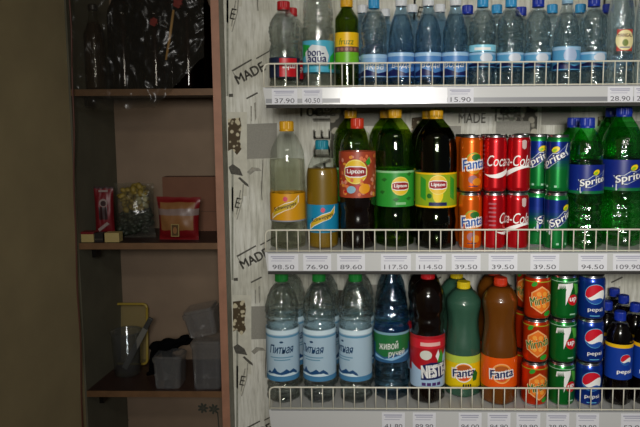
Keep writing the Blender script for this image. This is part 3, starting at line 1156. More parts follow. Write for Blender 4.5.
def lab_nest(mb, r, z0, z1):
    h = z1 - z0; s = Cyl(r)
    mb.band(r, z0, z1, mat('label_pale_ice', '#a9c6e0', .4))
    mb.band(r + .0002, z0 + h * .30, z1, mat('label_scarlet', '#b01420', .4))
    mb.band(r + .0004, z1 - h * .24, z1 - h * .06, mat('label_bright_red', '#d42030', .4))
    mb.poly(s, [(-.055, z0 + h * .30), (-.055, z0 + h * .46), (-.03, z0 + h * .36), (0, z0 + h * .30)], mat('label_pale_ice'), .0006)
    mb.poly(s, [(.008, z0 + h * .28), (.03, z0 + h * .55), (.05, z0 + h * .72), (.055, z0 + h * .28)], mat('label_pale_ice'), .0006)
    mb.rect(s, -.026, .026, z1 - h * .19, z1 - h * .12, mat('print_blush2', '#efb8b0', .4), .0008)
    mb.disc(s, -.012, z0 + h * .64, .015, h * .09, mat('print_pearl', '#d8d8cc', .4), .0008)
    mb.poly(s, [(.016, z0 + h * .46), (.022, z0 + h * .60), (.028, z0 + h * .74), (.036, z0 + h * .62), (.034, z0 + h * .48), (.026, z0 + h * .42)], GREEN, .0010)
    mb.poly(s, [(.012, z0 + h * .62), (.020, z0 + h * .74), (.026, z0 + h * .58), (.020, z0 + h * .50)], WHITE, .0009)
    mb.poly(s, [(-.024, z0 + h * .16), (-.022, z0 + h * .44), (.0, z0 + h * .50), (.05, z0 + h * .48), (.06, z0 + h * .30), (.03, z0 + h * .18)], NAVY, .0012)
    mb.text(s, 'NESTEA', .016, z0 + h * .34, .076, WHITE, .0016, height=h * .22, rot=.08, bold=.05)
    for k in range(4):
        mb.rect(s, -.022 + k * .013, -.012 + k * .013, z0 + h * .05, z0 + h * .11, mat('print_violet', '#4a2a6a', .4), .0008)


def fanta_mark(mb, s, cx, cz, k, n, ring, fill, orange=True):
    mb.disc(s, cx, cz, k * 1.12, k * 1.12, ring, n)
    mb.disc(s, cx, cz, k, k, fill, n + .0003)
    mb.disc(s, cx, cz + k * .45, k * .72, k * .42, mat('print_fanta_brown', '#b4591a', .4), n + .0005)
    mb.disc(s, cx, cz - k * .62, k * .5, k * .26, mat('print_fanta_red', '#e0532a', .4), n + .0005)
    mb.text(s, 'Fanta', cx, cz, k * 2.62, WHITE, n + .0008, height=k * .98, rot=.12, shear=.1, bold=.09)
    mb.text(s, 'Fanta', cx, cz, k * 2.5, mat('print_fanta_blue', '#13265e', .4), n + .0012, height=k * .86, rot=.12, shear=.1, bold=.035)


def lab_fan_g(mb, r, z0, z1):
    h = z1 - z0; s = Cyl(r)
    mb.band(r, z0, z1, mat('label_fanta_yellow', '#e8c80f', .35))
    mb.band(r + .0002, z1 - h * .22, z1, mat('label_pale_lime', '#b9cf4a', .4))
    fanta_mark(mb, s, -.004, z0 + h * .50, .0228, .0004, WHITE, mat('print_fanta_orange', '#ee8a1e', .4))
    mb.poly(s, [(.018, z0 + h * .44), (.026, z0 + h * .58), (.034, z0 + h * .46), (.030, z0 + h * .26), (.020, z0 + h * .24)], LEAF, .0018)
    for k in range(4):
        mb.rect(s, -.006 + k * .006, -.002 + k * .006, z0 + h * .07, z0 + h * .15, BLACK, .0006)


def lab_fan_o(mb, r, z0, z1):
    h = z1 - z0; s = Cyl(r)
    mb.band(r, z0, z1, mat('label_fanta_orange', '#ee5a08', .35))
    fanta_mark(mb, s, -.002, z0 + h * .50, .0228, .0004, mat('print_pale_orange', '#f4b070', .4), mat('print_fanta_orange', '#ee8a1e', .4))


def pepsi_globe(mb, s, cx, cz, k, n):
    mb.disc(s, cx, cz, k * 1.06, k * 1.06, SKY, n)
    mb.disc(s, cx, cz, k, k, WHITE, n + .0004)
    top, bot = [], []
    for i in range(15):
        t = math.radians(8 + 172 * i / 14 + 12)
        top.append((cx + k * math.cos(t), cz + k * math.sin(t)))
    wave = []
    for i in range(1, 9):
        u = -1 + 2 * i / 9
        wave.append((cx + k * u * .95, cz + k * (.02 + .30 * u + .20 * math.sin(u * 2.4 + .2))))
    mb.poly(s, top + wave, mat('print_pepsi_red', '#d0142a', .4), n + .0008)
    for i in range(13):
        t = math.radians(198 + 128 * i / 12)
        bot.append((cx + k * math.cos(t), cz + k * math.sin(t)))
    w2 = [(cx + k * (.80 - 1.6 * i / 7), cz + k * (-.50 + .12 * math.sin(i * .9) - .04 * (7 - i) * .0)) for i in range(1, 7)]
    mb.poly(s, bot + w2, mat('print_pepsi_blue', '#1c4fa8', .4), n + .0008)


def lab_peps(mb, r, z0, z1):
    h = z1 - z0; s = Cyl(r)
    mb.band(r, z0, z1, mat('label_pepsi_blue', '#123c9c', .35))
    mb.band(r + .0002, z1 - h * .10, z1, YELLOW)
    pepsi_globe(mb, s, 0.002, z0 + h * .58, .013, .0004)
    mb.text(s, 'pepsi', 0, z0 + h * .22, .036, WHITE, .0006, height=h * .14, bold=.03)


# ---- can prints ----------------------------------------------------
def cpaint(name, c):
    return mat(name, c, 0.30, 0.55, coat=0.5)


CP_OR = cpaint('can_orange', '#e8660a')
CP_RED = cpaint('can_red', '#c00a16')
CP_GRN = cpaint('can_green', '#10843a')
CP_BLU = cpaint('can_blue', '#123a9a')
CP_SBL = cpaint('can_dark_blue', '#10308a')
CP_MIR = cpaint('can_orange_red', '#dc3a0a')
CP_7UP = cpaint('can_leaf_green', '#0f7a2c')
CP_PEP = cpaint('can_royal_blue', '#0f3a9c')


def pr_fanta(mb, s, H, R):
    mb.disc(s, 0, H * .52, .021, .026, mat('print_lime_ring', '#9aa82a', .4), .0003)
    mb.disc(s, 0, H * .51, .0195, .0235, mat('can_light_orange', '#f0901c', .35, .3), .0006)
    mb.disc(s, .006, H * .62, .012, .008, LEAF, .0009)
    mb.text(s, 'Fanta', 0, H * .51, .058, WHITE, .0011, height=.026, rot=.12, shear=.1, bold=.08)
    mb.text(s, 'Fanta', 0, H * .51, .054, mat('print_fanta_mid_blue', '#2458a8', .4), .0015, height=.0225, rot=.12, shear=.1, bold=.03)
    mb.disc(s, -.002, H * .24, .011, .010, mat('print_dusk', '#a06a70', .4), .0006)
    mb.disc(s, .008, H * .20, .011, .009, mat('can_light_orange'), .0009)
    mb.rect(s, -.012, .010, H * .115, H * .13, NAVY, .0006)


def pr_coke(mb, s, H, R):
    mb.text(s, 'Coca-Cola', 0, H * .56, .102, WHITE, .0004, height=.026, shear=.35, bold=.0)
    # ribbon under the lettering
    up, lo = [], []
    for i in range(41):
        u = i / 40
        x = -.060 + .120 * u
        zc = H * .36 + .010 * math.sin((u - .52) * 5.2) + .004 * u
        th = .0055 * max(0.0, math.sin(PI * u)) ** .8 * (1.2 - .9 * abs(u - .32))
        up.append((x, zc + th)); lo.append((x, zc - th))
    mb.poly(s, up + lo[::-1], WHITE, .0004)
    for k in range(7):
        mb.rect(s, -.078 + .0015 * (k % 2), -.060, H * (.80 - .075 * k), H * (.83 - .075 * k), mat('print_dusty_rose', '#a8505a', .4), .0004)
    mb.poly(s, [(.028, H * .90), (.029, H * .78), (.034, H * .755), (.039, H * .78), (.040, H * .90), (.034, H * .92)], mat('print_pale_seal', '#c9b0aa', .4), .0006)


def pr_sprite(mb, s, H, R):
    for k in range(6):
        c = [(16, 48, 138), (15, 58, 124), (15, 72, 110), (15, 88, 95), (15, 102, 80), (16, 118, 68)][k]
        mb.band(R + .0002, H * (.66 - .05 * k), H * (.71 - .05 * k), mat('can_fade_%s' % 'abcdef'[k], '#%02x%02x%02x' % c, .33, .45, coat=.3))
    mb.band(R + .0002, H * .71, H - .016, CP_SBL)
    sprite_mark(mb, s, 0, H * .56, .072, .0005, .46)
    for x in (-.012, .010):
        mb.rect(s, x - .003, x + .003, H * .10, H * .135, mat('print_palegreen', '#9fd0b0', .4), .0005)


def pr_mir(mb, s, H, R):
    hexa = [(.026 * math.cos(PI / 6 + k * PI / 3), H * .47 + .031 * math.sin(PI / 6 + k * PI / 3)) for k in range(6)]
    mb.poly(s, [(x * 1.12, H * .47 + (z - H * .47) * 1.12) for x, z in hexa], mat('print_pale_orange2', '#f0b070', .4), .0003)
    mb.poly(s, hexa, mat('print_mid_orange', '#e8741a', .4), .0006)
    for k in range(6):
        a = k * PI / 3
        mb.disc(s, .014 * math.cos(a), H * .47 + .017 * math.sin(a), .0055, .0055, mat('print_slice', '#f2a03a', .4), .0009, seg=12)
    mb.text(s, 'Mirinda', 0, H * .48, .058, CREAM, .0012, height=.0235, rot=.28, shear=.1, bold=.03)
    mb.text(s, 'Mirinda', 0, H * .48, .055, mat('print_mirinda_green', '#186a2c', .4), .0016, height=.021, rot=.28, shear=.1, bold=.02)
    mb.disc(s, -.018, H * .82, .008, .005, GREEN, .0006, rot=.6)
    mb.disc(s, .016, H * .16, .010, .006, GREEN, .0006, rot=.3)
    mb.band(R + .0003, H * .865, H * .885, mat('print_lime_line', '#9aa82a', .4))


def pr_7up(mb, s, H, R):
    mb.poly(s, [(.012, H * .84), (.030, H * .80), (.034, H * .60), (.020, H * .58)], mat('print_fresh_green', '#4fae3a', .4), .0003)
    z = H
    seven = [(-.026, z * .70), (-.024, z * .82), (.010, z * .85), (.010, z * .76), (-.008, z * .31), (-.022, z * .29), (-.005, z * .715)]
    mb.poly(s, seven, WHITE, .0006)
    mb.disc(s, .012, z * .47, .0135, .0135, RED, .0009)
    mb.text(s, 'up', .012, z * .47, .018, WHITE, .0013, height=.0125, bold=.03, rot=.1)
    mb.band(R + .0003, H * .87, H * .885, mat('print_palegreen', '#9fd0b0', .4))
    mb.rect(s, .004, .020, H * .13, H * .16, mat('print_palegreen'), .0006)


def pr_pepsi(mb, s, H, R):
    pepsi_globe(mb, s, 0, H * .60, .0235, .0004)
    mb.text(s, 'pepsi', .001, H * .24, .036, WHITE, .0006, height=.012, bold=.01)
    mb.rect(s, -.012, .012, H * .10, H * .12, SKY, .0006)


def lab_cyan(mb, r, z0, z1):
    h = z1 - z0
    lab_pale(BLU3, None, .006)(mb, r, z0, z1)
    mb.band(r, z1 + h * .05, z1 + h * .50, mat('label_bright_cyan', '#8fd8ee', .3))
    mb.band(r + .0003, z1 + h * .14, z1 + h * .32, WHITE, -.75, .5, 20)


# ================================================================== TOP SHELF
GT = 'water bottles on the top shelf'
zS = SHELF['top']['z']
B = {}
B['red'] = bottle('water_bottle', 'small clear bottle with red cap and red-navy label, left end of top shelf', 'bottle', 'top', 284.5, 1.5, 31, P_DOME, PETC, WATERR, .86, (C_RED, .90, .42), (57, 77, lab_red), group=GT, flute=((0, .12, 5, .06), (.55, .85, 9, .03)), rz=.12, ribs=((.50,.80,6,.045),(.06,.2,2,.04)), wob=(.44,.86,.06))
bon = bottle('water_bottle', 'tall clear bottle with aqua-green "bon-aqua" label on top shelf', 'bottle', 'top', 318, -42, 32, P_TALL, PETC, WATERR, .9, (C_SKY, .93, .33), (40, 72, lab_bon), group=GT, flute=((0, .10, 5, .05), (.52, .9, 8, .035)), ribs=((.46,.80,9,.045),), wob=(.44,.92,.05))
bottle('drink_bottle', 'slim dark green bottle with yellow cap and yellow-lime label on top shelf', 'bottle', 'top', 347, -1, 24, [(.85, 0), (.98, .015), (1, .05), (1, .74), (.95, .79), (.62, .86), (.46, .90), (.44, .96)], PETOL, FRUZ, .90, (C_YEL, .905, .52), (32, 63, lab_fruzz), group=GT)
B['sky0'] = bottle('water_bottle', 'clear bottle with sky-blue cap and pale label, right beside the slim green bottle', 'bottle', 'top', 374, -1, 27, P_DOME, PETL, WATERR, .86, (C_SKY, .89, .42), (54, 77, lab_pale(BLU2, 'аква')), group=GT, flute=((0, .12, 5, .06), (.3, .8, 7, .03)), ribs=((.46,.78,6,.05),(.04,.22,3,.04)), wob=(.44,.86,.06))
B['w1'] = bottle('water_bottle', 'first blue-tinted bottle with white cap, next to the sky-capped clear bottle', 'bottle', 'top', 401, -2, 27, P_CONE, PETB, WATER, .82, (C_WHITE, .905, .43), (52, 77, lab_pale(BLU1, 'вода')), group=GT, flute=((0, .12, 5, .06), (.3, .8, 6, .03)), ribs=((.42,.56,3,.04),(.04,.22,3,.04)), wob=(.44,.86,.045))
bottle('water_bottle', 'clear bottle with sky-blue cap and bright cyan-white band above its label', 'bottle', 'top', 482, -2, 27, P_DOME, PETL, WATERR, .86, (C_SKY, .895, .42), (52, 67, lab_cyan), group=GT, flute=((0, .12, 5, .06), (.56, .85, 8, .03)), ribs=((.58,.78,4,.05),(.04,.2,3,.04)), wob=(.44,.86,.06))
B['c8'] = bottle('water_bottle', 'clear sky-capped bottle between the cyan-banded bottle and a dark-blue-capped one', 'bottle', 'top', 510, -2, 27, P_DOME, PETL, WATERR, .86, (C_SKY, .895, .42), (52, 67, lab_pale(BLU3, None, .006)), group=GT, flute=((0, .12, 5, .06), (.56, .85, 8, .03)), ribs=((.44,.76,6,.05),(.04,.2,3,.04)), wob=(.44,.86,.06))
B['d10'] = bottle('water_bottle', 'clear bottle with dark blue cap, between two sky-capped bottles with white blobs on their labels', 'bottle', 'top', 537, -2, 26.5, P_DOME, PETL, WATERR, .86, (C_BLUE, .895, .45), (52, 67, lab_pale(BLU3, None, .006)), group=GT, flute=((0, .12, 5, .06), (.4, .85, 6, .05)), ribs=((.44,.76,6,.05),(.04,.2,3,.04)), wob=(.44,.86,.06))
B['p11'] = bottle('water_bottle', 'wide-shouldered clear bottle with pale blue cap and frosted ring over blue label', 'bottle', 'top', 566, -4, 27.5, P_CONE, PETL, WATERR, .82, (C_PALE, .91, .40), (46, 70, lab_pale(BLU3, None, .001, mat('label_lilac', '#a9bcd8', .4))), group=GT, flute=((0, .12, 5, .06), (.5, .85, 7, .03)), ribs=((.44,.76,6,.05),(.04,.2,3,.04)), wob=(.5,.86,.05))
B['m13'] = bottle('water_bottle', 'pale bottle with cream and red oval label reading MANGALI on top shelf', 'bottle', 'top', 620.8, -32, 26, P_TALL, PETL, WATER, .9, (C_BLUE, .93, .36), (29, 51, lab_mang(CREAM, mat('print_brick', '#b8382a', .4))), group=GT, flute=((0, .10, 5, .05),), ribs=((.05,.30,5,.04),))
bottle('water_bottle', 'pale bottle with green label cut by the photo edge, beside the MANGALI bottle', 'bottle', 'top', 649.5, -32, 26.5, P_TALL, PETL, WATER, .9, (C_BLUE, .93, .36), (29, 51, lab_mang(CREAM, mat('print_sage', '#8fae4a', .4))), group=GT, flute=((0, .10, 5, .05),))


def again(key, shelf, px, py, Y, rz, label, group=GT):
    return dup(B[key], spot(shelf, px, py, Y), rz, label, group)


again('w1', 'top', 428, 58, 1.575, .15, 'middle one of three blue-tinted bottles with white caps on top shelf')
again('w1', 'top', 455, 58, 1.575, -.2, 'blue-tinted white-capped bottle next to the clear bottle with cyan band')
again('d10', 'top', 592.3, 58, 1.575, .1, 'clear bottle with dark blue cap beside the MANGALI label bottle')
# second row
YR = 1.668
again('red', 'top', 292, 60, YR, .5, 'red-capped clear bottle standing right behind the front red-capped bottle')
for px, dy, lab_ in ((363, 0, 'white-capped blue bottle behind, between slim green bottle and sky-capped clear bottle'),
                 (385, .062, 'white-capped blue bottle behind, just right of the first sky-blue cap'),
                 (412, 0, 'white-capped blue bottle behind, between first and second front white caps'),
                 (439.5, 0, 'white-capped blue bottle behind, between second and third front white caps')):
    again('w1', 'top', px, 58, YR + dy, px * .1, lab_)
for px, k, dy, lab_ in ((467, 'd10', 0, 'dark-blue-capped clear bottle in the second row behind the third white cap'),
                    (496, 'c8', 0, 'sky-capped clear bottle in second row behind the gap of two sky-capped front bottles'),
                    (520, 'd10', .034, 'dark-blue-capped clear bottle in second row left of the front dark-blue-capped bottle')):
    again(k, 'top', px, 58, YR + dy, px * .1, lab_)
for px, k, dz, lab_ in ((551, 'c8', 0, 'sky-capped clear bottle in second row left of the pale blue cap'),
                        (579, 'c8', 0, 'sky-capped clear bottle in second row right of the pale blue cap'),
                        (606.5, 'd10', 0, 'dark-blue-capped clear bottle in second row left of the MANGALI bottle')):
    again(k, 'top', px, 58, YR + .004, px * .1, lab_)

# ================================================================== MIDDLE SHELF
GM = 'soda and tea bottles on the middle shelf'
bottle('soda_bottle', 'tall clear soda bottle with yellow cap and amber label, left end of middle shelf', 'bottle', 'mid', 287.5, 121, 37, P_SCHW, PETN, liquid('tonic', (.95, .95, .88), bump=.2, clear=.6), .715, (C_YEL, .92, .40), (194, 222, lab_schw1), group=GM, flute=((0, .14, 5, .08),), rz=-.05)
bottle('soda_bottle', 'shorter yellow-orange soda bottle with teal cap and teal label on middle shelf', 'bottle', 'mid', 322.5, 140, 33, P_SCHS, PETN, CLOUDY, .745, (C_TEAL, .915, .42), (205, 233, lab_schw2), group=GM, rz=.05)
B['peach'] = bottle('tea_bottle', 'dark tea bottle with red cap and coral peach label on middle shelf', 'bottle', 'mid', 357.5, 118, 38, P_LIPT, PETN, BTEA, .73, (C_RO, .918, .36), (152, 198, lab_peach), group=GM, flute=((0, .12, 5, .06),), rz=-.05)
B['gtea'] = bottle('tea_bottle', 'olive-green tea bottle with yellow cap and bright green label on middle shelf', 'bottle', 'mid', 395, 109, 40, P_LIPT, PETOL, GTEA, .86, (C_YEL, .935, .34), (171, 207, lab_gtea), group=GM, Y=1.602, flute=((0, .12, 5, .06),))
B['ltea'] = bottle('tea_bottle', 'blackish tea bottle with yellow cap and lemon yellow-green label on middle shelf', 'bottle', 'mid', 436, 110, 43, P_LIPT, PETDG, BTEA, .88, (C_YEL, .935, .32), (173, 208, lab_ltea), group=GM, flute=((0, .12, 5, .06),), Y=1.58)
again('gtea', 'mid', 351, 170, 1.70, .7, 'green tea bottle with yellow cap in back, behind the red-capped peach tea', GM)
again('gtea', 'mid', 386, 170, 1.742, .5, 'green tea bottle in back, directly behind the front green tea bottle', GM)
again('ltea', 'mid', 428, 170, 1.705, .4, 'blackish tea bottle in back, behind the lemon-label tea bottle', GM)
B['spr'] = bottle('soda_bottle', 'smaller green soda bottle with blue cap, beside the blue-green cans', 'bottle', 'mid', 585.5, 117.5, 36, P_SPR5, PETG, WATERR, .82, (C_BLUE, .92, .42), (165, 194, lab_spr(.066)), group=GM, Y=1.566, flute=((0, .14, 5, .08), (.12, .36, 10, .03)), rz=.1, ribs=((.05,.36,5,.05),(.66,.72,1,.05)), wob=(.05,.37,.06))
B['spr2'] = bottle('soda_bottle', 'large green soda bottle with blue cap at right end of middle shelf', 'bottle', 'mid', 622, 107, 45, P_SPR2, PETG, WATERR, .86, (C_BLUE, .93, .35), (160, 191, lab_spr(.074)), group=GM, flute=((0, .12, 5, .08), (.1, .35, 8, .03)), rz=.0, Y=1.606, ribs=((.05,.34,5,.04),), wob=(.05,.36,.05))
again('spr', 'mid', 573, 170, 1.665, .6, 'small green blue-capped bottle behind the smaller front green bottle', GM)
again('spr2', 'mid', 611, 170, 1.718, .6, 'large green bottle in back, behind the front large green bottle', GM)
again('spr2', 'mid', 669, 170, 1.60, .3, 'large green bottle at the very photo edge, right of the other large green bottle', GM)

RCAN = 22.8 / 2 * px_scale(1.55)
YCAN = 1.552
zm = SHELF['mid']['z']
HCAN = (P(470, 135, YCAN).z - zm) / 2
GC = 'sleek cans stacked on the middle shelf'
cans = {}


def sleek(key, name, px, Y, z, paint, draw, rz, lab_):
    if key not in cans:
        cans[key] = can(name, lab_, 'mid', px, 192, Y, RCAN, HCAN, z, paint, draw, rz, GC)
    else:
        dup(cans[key], (P(px, 192, Y).x, Y, z), rz, lab_, GC)


zu = zm + HCAN
sleek('f', 'soda_can', 470.5, YCAN, zm, CP_OR, pr_fanta, .05, 'lower orange can in the front stack beside blackish lemon tea bottle')
sleek('f', 'soda_can', 470.7, YCAN, zu, CP_OR, pr_fanta, .10, 'upper orange can in the front stack beside blackish lemon tea bottle')
sleek('c', 'soda_can', 494.3, YCAN, zm, CP_RED, pr_coke, 2.15, 'lower red can next to the orange cans, side print towards the viewer')
sleek('c', 'soda_can', 494.5, YCAN, zu, CP_RED, pr_coke, .95, 'upper red can next to the orange cans, beginning of its lettering showing')
sleek('c', 'soda_can', 517.6, YCAN, zm, CP_RED, pr_coke, -.85, 'lower red can next to the blue-green cans')
sleek('c', 'soda_can', 518.0, YCAN, zu, CP_RED, pr_coke, -.98, 'upper red can next to the blue-green cans, end of its lettering showing')
sleek('s', 'soda_can', 537.3, YCAN + .042, zm, CP_GRN, pr_sprite, .95, 'lower blue-green can beside the red cans')
sleek('s', 'soda_can', 537.6, YCAN + .042, zu, CP_GRN, pr_sprite, -.25, 'upper blue-green can beside the red cans')
sleek('s', 'soda_can', 556.4, YCAN - .008, zm, CP_GRN, pr_sprite, .35, 'lower blue-green can beside the smaller green bottle')
sleek('s', 'soda_can', 556.6, YCAN - .008, zu, CP_GRN, pr_sprite, -.75, 'upper blue-green can beside the smaller green bottle')
YC2 = YCAN + .075
for key, pxs, word in (('f', 464.5, 'orange'), ('c', 490, 'red')):
    for z, ul in ((zm, 'lower'), (zu, 'upper')):
        sleek(key, 'soda_can', pxs, YC2, z, CP_OR, pr_fanta, 1.2, '%s %s can in the second row, behind the front %s can' % (ul, word, word))
# a third-row stack whose top shows above the red cans
sleek('s', 'soda_can', 523, YC2 + .03, zm, CP_GRN, pr_sprite, 2.2, 'lower can of the back stack with dark lid, behind the red cans')
q = dup(cans['s'], (P(523, 192, YC2 + .03).x, YC2 + .03, zu), 2.2, 'upper can of the back stack with dark blue top, behind the red cans', GC)

# ================================================================== BOTTOM SHELF
GL = 'bottles on the bottom shelf'
B['gorn'] = bottle('water_bottle', 'leftmost clear water bottle with green cap and ice-blue label on bottom shelf', 'bottle', 'low', 282.5, 271, 35.5, P_GORN, PETC, WATERR, .90, (C_GREEN, .925, .40), (330.5, 381.5, lab_gorn), group=GL, flute=((0, .14, 5, .07), (.58, .9, 9, .035)), rz=.06, ribs=((.57,.74,4,.05),(.03,.18,3,.04)), wob=(.57,.9,.06))
again('gorn', 'low', 319.5, 335, 1.575, -.42, 'middle of three front green-capped water bottles with ice-blue labels', GL)
again('gorn', 'low', 355.5, 335, 1.575, -.85, 'front green-capped water bottle beside the dark blue bottle', GL)
for px, rz, lab_ in ((290, .5, 'green-capped water bottle behind the leftmost green-capped one'), (324, .9, 'green-capped water bottle behind the middle green-capped one'), (358.5, 1.3, 'green-capped water bottle behind the one beside the dark blue bottle')):
    again('gorn', 'low', px, 335, 1.672, rz, lab_, GL)
B['zhiv'] = bottle('water_bottle', 'dark blue water bottle with green-blue label on bottom shelf', 'bottle', 'low', 391.5, 256, 38, P_ZHIV, PETDB, liquid('blue_water', (.74, .86, .92), bump=.6, bscale=35, clear=.45, bdist=.006), .93, (C_NAVY, .945, .40), (333, 363, lab_zhiv), group=GL, Y=1.597, flute=((0, .12, 5, .07),), rz=.0, ribs=((.50,.70,4,.04),(.05,.32,5,.05)), wob=(.5,.8,.03))
again('zhiv', 'low', 391, 330, 1.72, .8, 'dark blue water bottle behind the front dark blue one', GL)
B['nest'] = bottle('tea_bottle', 'nearly black tea bottle with red cap and red-ice label on bottom shelf', 'bottle', 'low', 427.5, 271, 37, P_NEST, PETN, BTEA, .93, (C_RED, .945, .40), (336.5, 388.5, lab_nest), group=GL, flute=((0, .12, 5, .06), (.5, .7, 10, .02)), rz=.1, ribs=((.05,.14,2,.03),))
again('nest', 'low', 424, 335, 1.675, .9, 'nearly black red-capped tea bottle behind the front one', GL)
B['fang'] = bottle('soda_bottle', 'green soda bottle with lemon-yellow cap and yellow label on bottom shelf', 'bottle', 'low', 463, 281, 38, P_FANT, PETN, CLOUDG, .93, (C_LY, .94, .37), (356.5, 389, lab_fan_g), group=GL, Y=1.612, flute=((0, .14, 5, .05), (.50, .80, 8, .025)), rz=.0)
again('fang', 'low', 456, 335, 1.716, .8, 'green soda bottle with yellow cap directly behind the front yellow-capped one', GL)
B['fano'] = bottle('soda_bottle', 'orange soda bottle with red-orange cap and orange label on bottom shelf', 'bottle', 'low', 499.5, 277, 38, P_FANT, PETN, CLOUDO, .93, (C_RO, .935, .37), (358.5, 389, lab_fan_o), group=GL, Y=1.568, flute=((0, .14, 5, .05), (.50, .80, 8, .025)), rz=.0)
again('fano', 'low', 493, 335, 1.675, .8, 'orange soda bottle behind the front orange soda bottle', GL)

YK = 1.556
RK = 26.2 / 2 * px_scale(YK - .01)
zl = SHELF['low']['z']
HK = (P(535, 273.5, YK).z - zl) / 3
GK = 'stubby cans stacked on the bottom shelf'


def stub(key, px, Y, lvl, paint, draw, rz, lab_):
    z = zl + HK * lvl
    if key not in cans:
        cans[key] = can('soda_can', lab_, 'low', px, 345, Y, RK, HK, z, paint, draw, rz, GK)
    else:
        dup(cans[key], (P(px, 345, Y).x, Y, z), rz, lab_, GK)


LV = ('bottom', 'middle', 'top')
for l in range(3):
    stub('mir', 535.5 + (l - 1) * .4, YK, l, CP_MIR, pr_mir, (.15, -.1, .1)[l], '%s orange-red can of the front stack between orange bottle and green cans' % LV[l])
for l in range(3):
    stub('mir', 527 + (l - 1) * .4, YK + .085, l, CP_MIR, pr_mir, (.9, .7, -.5)[l], '%s orange-red can of the second-row stack right behind the front orange-red stack' % LV[l])
for l in range(3):
    stub('7up', 562.5, YK, l, CP_7UP, pr_7up, (.1, .0, .05)[l], '%s green can in the stack with white numeral and red dot' % LV[l])
for l in range(3):
    stub('pep', 589.8, YK, l, CP_PEP, pr_pepsi, (-.05, .05, -.03)[l], '%s blue can in the stack with red-white-blue globe' % LV[l])

GP = 'small cola bottles with blue caps'
B['peps'] = bottle('cola_bottle', 'small dark cola bottle with blue cap, front row beside the blue cans', 'bottle', 'low', 618, 311, 28, P_PEPS, PETN, COLA, .88, (C_BLUE, .905, .42), (345, 380, lab_peps), group=GP, Y=1.56, flute=((0, .14, 5, .07),), rz=.1)
again('peps', 'low', 647, 345, 1.56, -.3, 'small cola bottle cut by the photo edge, front row', GP)
for px, Y, lab_ in ((634, 1.632, 'second-row small cola bottle with blue cap near the photo edge'),
                    (605.5, 1.648, 'second-row small cola bottle with blue cap just behind the blue cans'),
                    (622, 1.706, 'third-row small cola bottle with blue cap, between the second-row caps'),
                    (594.5, 1.722, 'third-row small cola bottle hidden mostly behind the blue cans'),
                    (612.5, 1.775, 'rearmost small cola bottle with blue cap near the wall')):
    again('peps', 'low', px, 345, Y, px * .3, lab_, GP)

# ================================================================== PRICE TAGS
for sh, a, b, t, lab_ in (
        ('top', 271.5, 297, '37.90', 'price tag reading 37.90 under the red-capped water bottle'),
        ('top', 302, 322, '40.50', 'price tag reading 40.50 under the aqua-labelled bottle'),
        ('top', 340, 447.5, '', 'long blank white paper strip on the top shelf rail'),
        ('top', 448, 474, '15.90', 'price tag reading 15.90 on the top shelf rail'),
        ('top', 608.5, 634, '28.90', 'price tag reading 28.90 under the MANGALI bottle'),
        ('top', 635, 660, '28.90', 'price tag cut by the photo edge on the top shelf rail'),
        ('mid', 268, 298, '98.50', 'price tag reading 98.50 under the tall yellow-capped soda bottle'),
        ('mid', 303, 331, '76.90', 'price tag reading 76.90 under the teal-capped soda bottle'),
        ('mid', 337, 365, '89.60', 'price tag reading 89.60 under the peach tea bottle'),
        ('mid', 381, 411, '117.50', 'price tag reading 117.50 under the green tea bottle'),
        ('mid', 416, 446, '114.50', 'price tag reading 114.50 under the lemon tea bottle'),
        ('mid', 452, 481, '39.50', 'price tag reading 39.50 under the sleek orange cans'),
        ('mid', 489, 518, '39.50', 'price tag reading 39.50 under the sleek red cans'),
        ('mid', 531, 560, '39.50', 'price tag reading 39.50 under the blue-green cans'),
        ('mid', 579, 608, '94.50', 'price tag reading 94.50 under the smaller green bottle'),
        ('mid', 614, 645, '109.90', 'price tag reading 109.90 under the large green bottle'),
        ('low', 382, 405, '41.80', 'price tag reading 41.80 under the dark blue water bottle'),
        ('low', 413, 436, '89.90', 'price tag reading 89.90 under the nearly black tea bottle'),
        ('low', 459, 482, '94.00', 'price tag reading 94.00 under the green soda bottle'),
        ('low', 488, 511, '94.90', 'price tag reading 94.90 under the orange soda bottle'),
        ('low', 517, 541, '39.90', 'price tag reading 39.90 under the orange-red cans'),
        ('low', 547, 570, '39.90', 'price tag reading 39.90 under the green cans with white numeral'),
        ('low', 577, 600, '39.90', 'price tag reading 39.90 under the blue globe cans'),
        ('low', 622, 648, '52.90', 'price tag reading 52.90 under the small cola bottles')):
    price_tag(sh, a, b, t, lab_)

# ================================================================== ALCOVE: UPPER SHELF
zt = SHZ['top']
BROWN = film('brown_pet', (0.30, 0.15, 0.06), 0.012, 0.10, bump=0)
BEER = mat('dark_beer', '#120a05', 0.35, spec=0.12)
GA = 'dark bottles crowded on the upper alcove shelf'
CAPK = mat('cap_black', '#17110d', .4)


def alcove_bottle(px, Y, H, R, lab_, pet, liq):
    t = thing('beer_bottle', lab_, 'bottle', (P(px, 45, Y).x, Y, zt), 0, GA)
    out = spline([(r * R, z * H) for r, z in P_BEER], 5)
    mb = MB(); mb.lathe(out, pet, 28); mb.build('body', t)
    ins = [(r - .0008, z + (.001 if i == 0 else 0)) for i, (r, z) in enumerate(out) if z < .8 * H]
    mb = MB(); mb.lathe(ins, liq, 28, True, True); mb.build('liquid', t)
    r = R * .45
    mb = MB(); mb.lathe([(r, H * .93), (r * 1.05, H * .935), (r * 1.05, H * .985), (r * .85, H)], CAPK, 24, True, True, smooth=False); mb.build('cap', t)
    return t


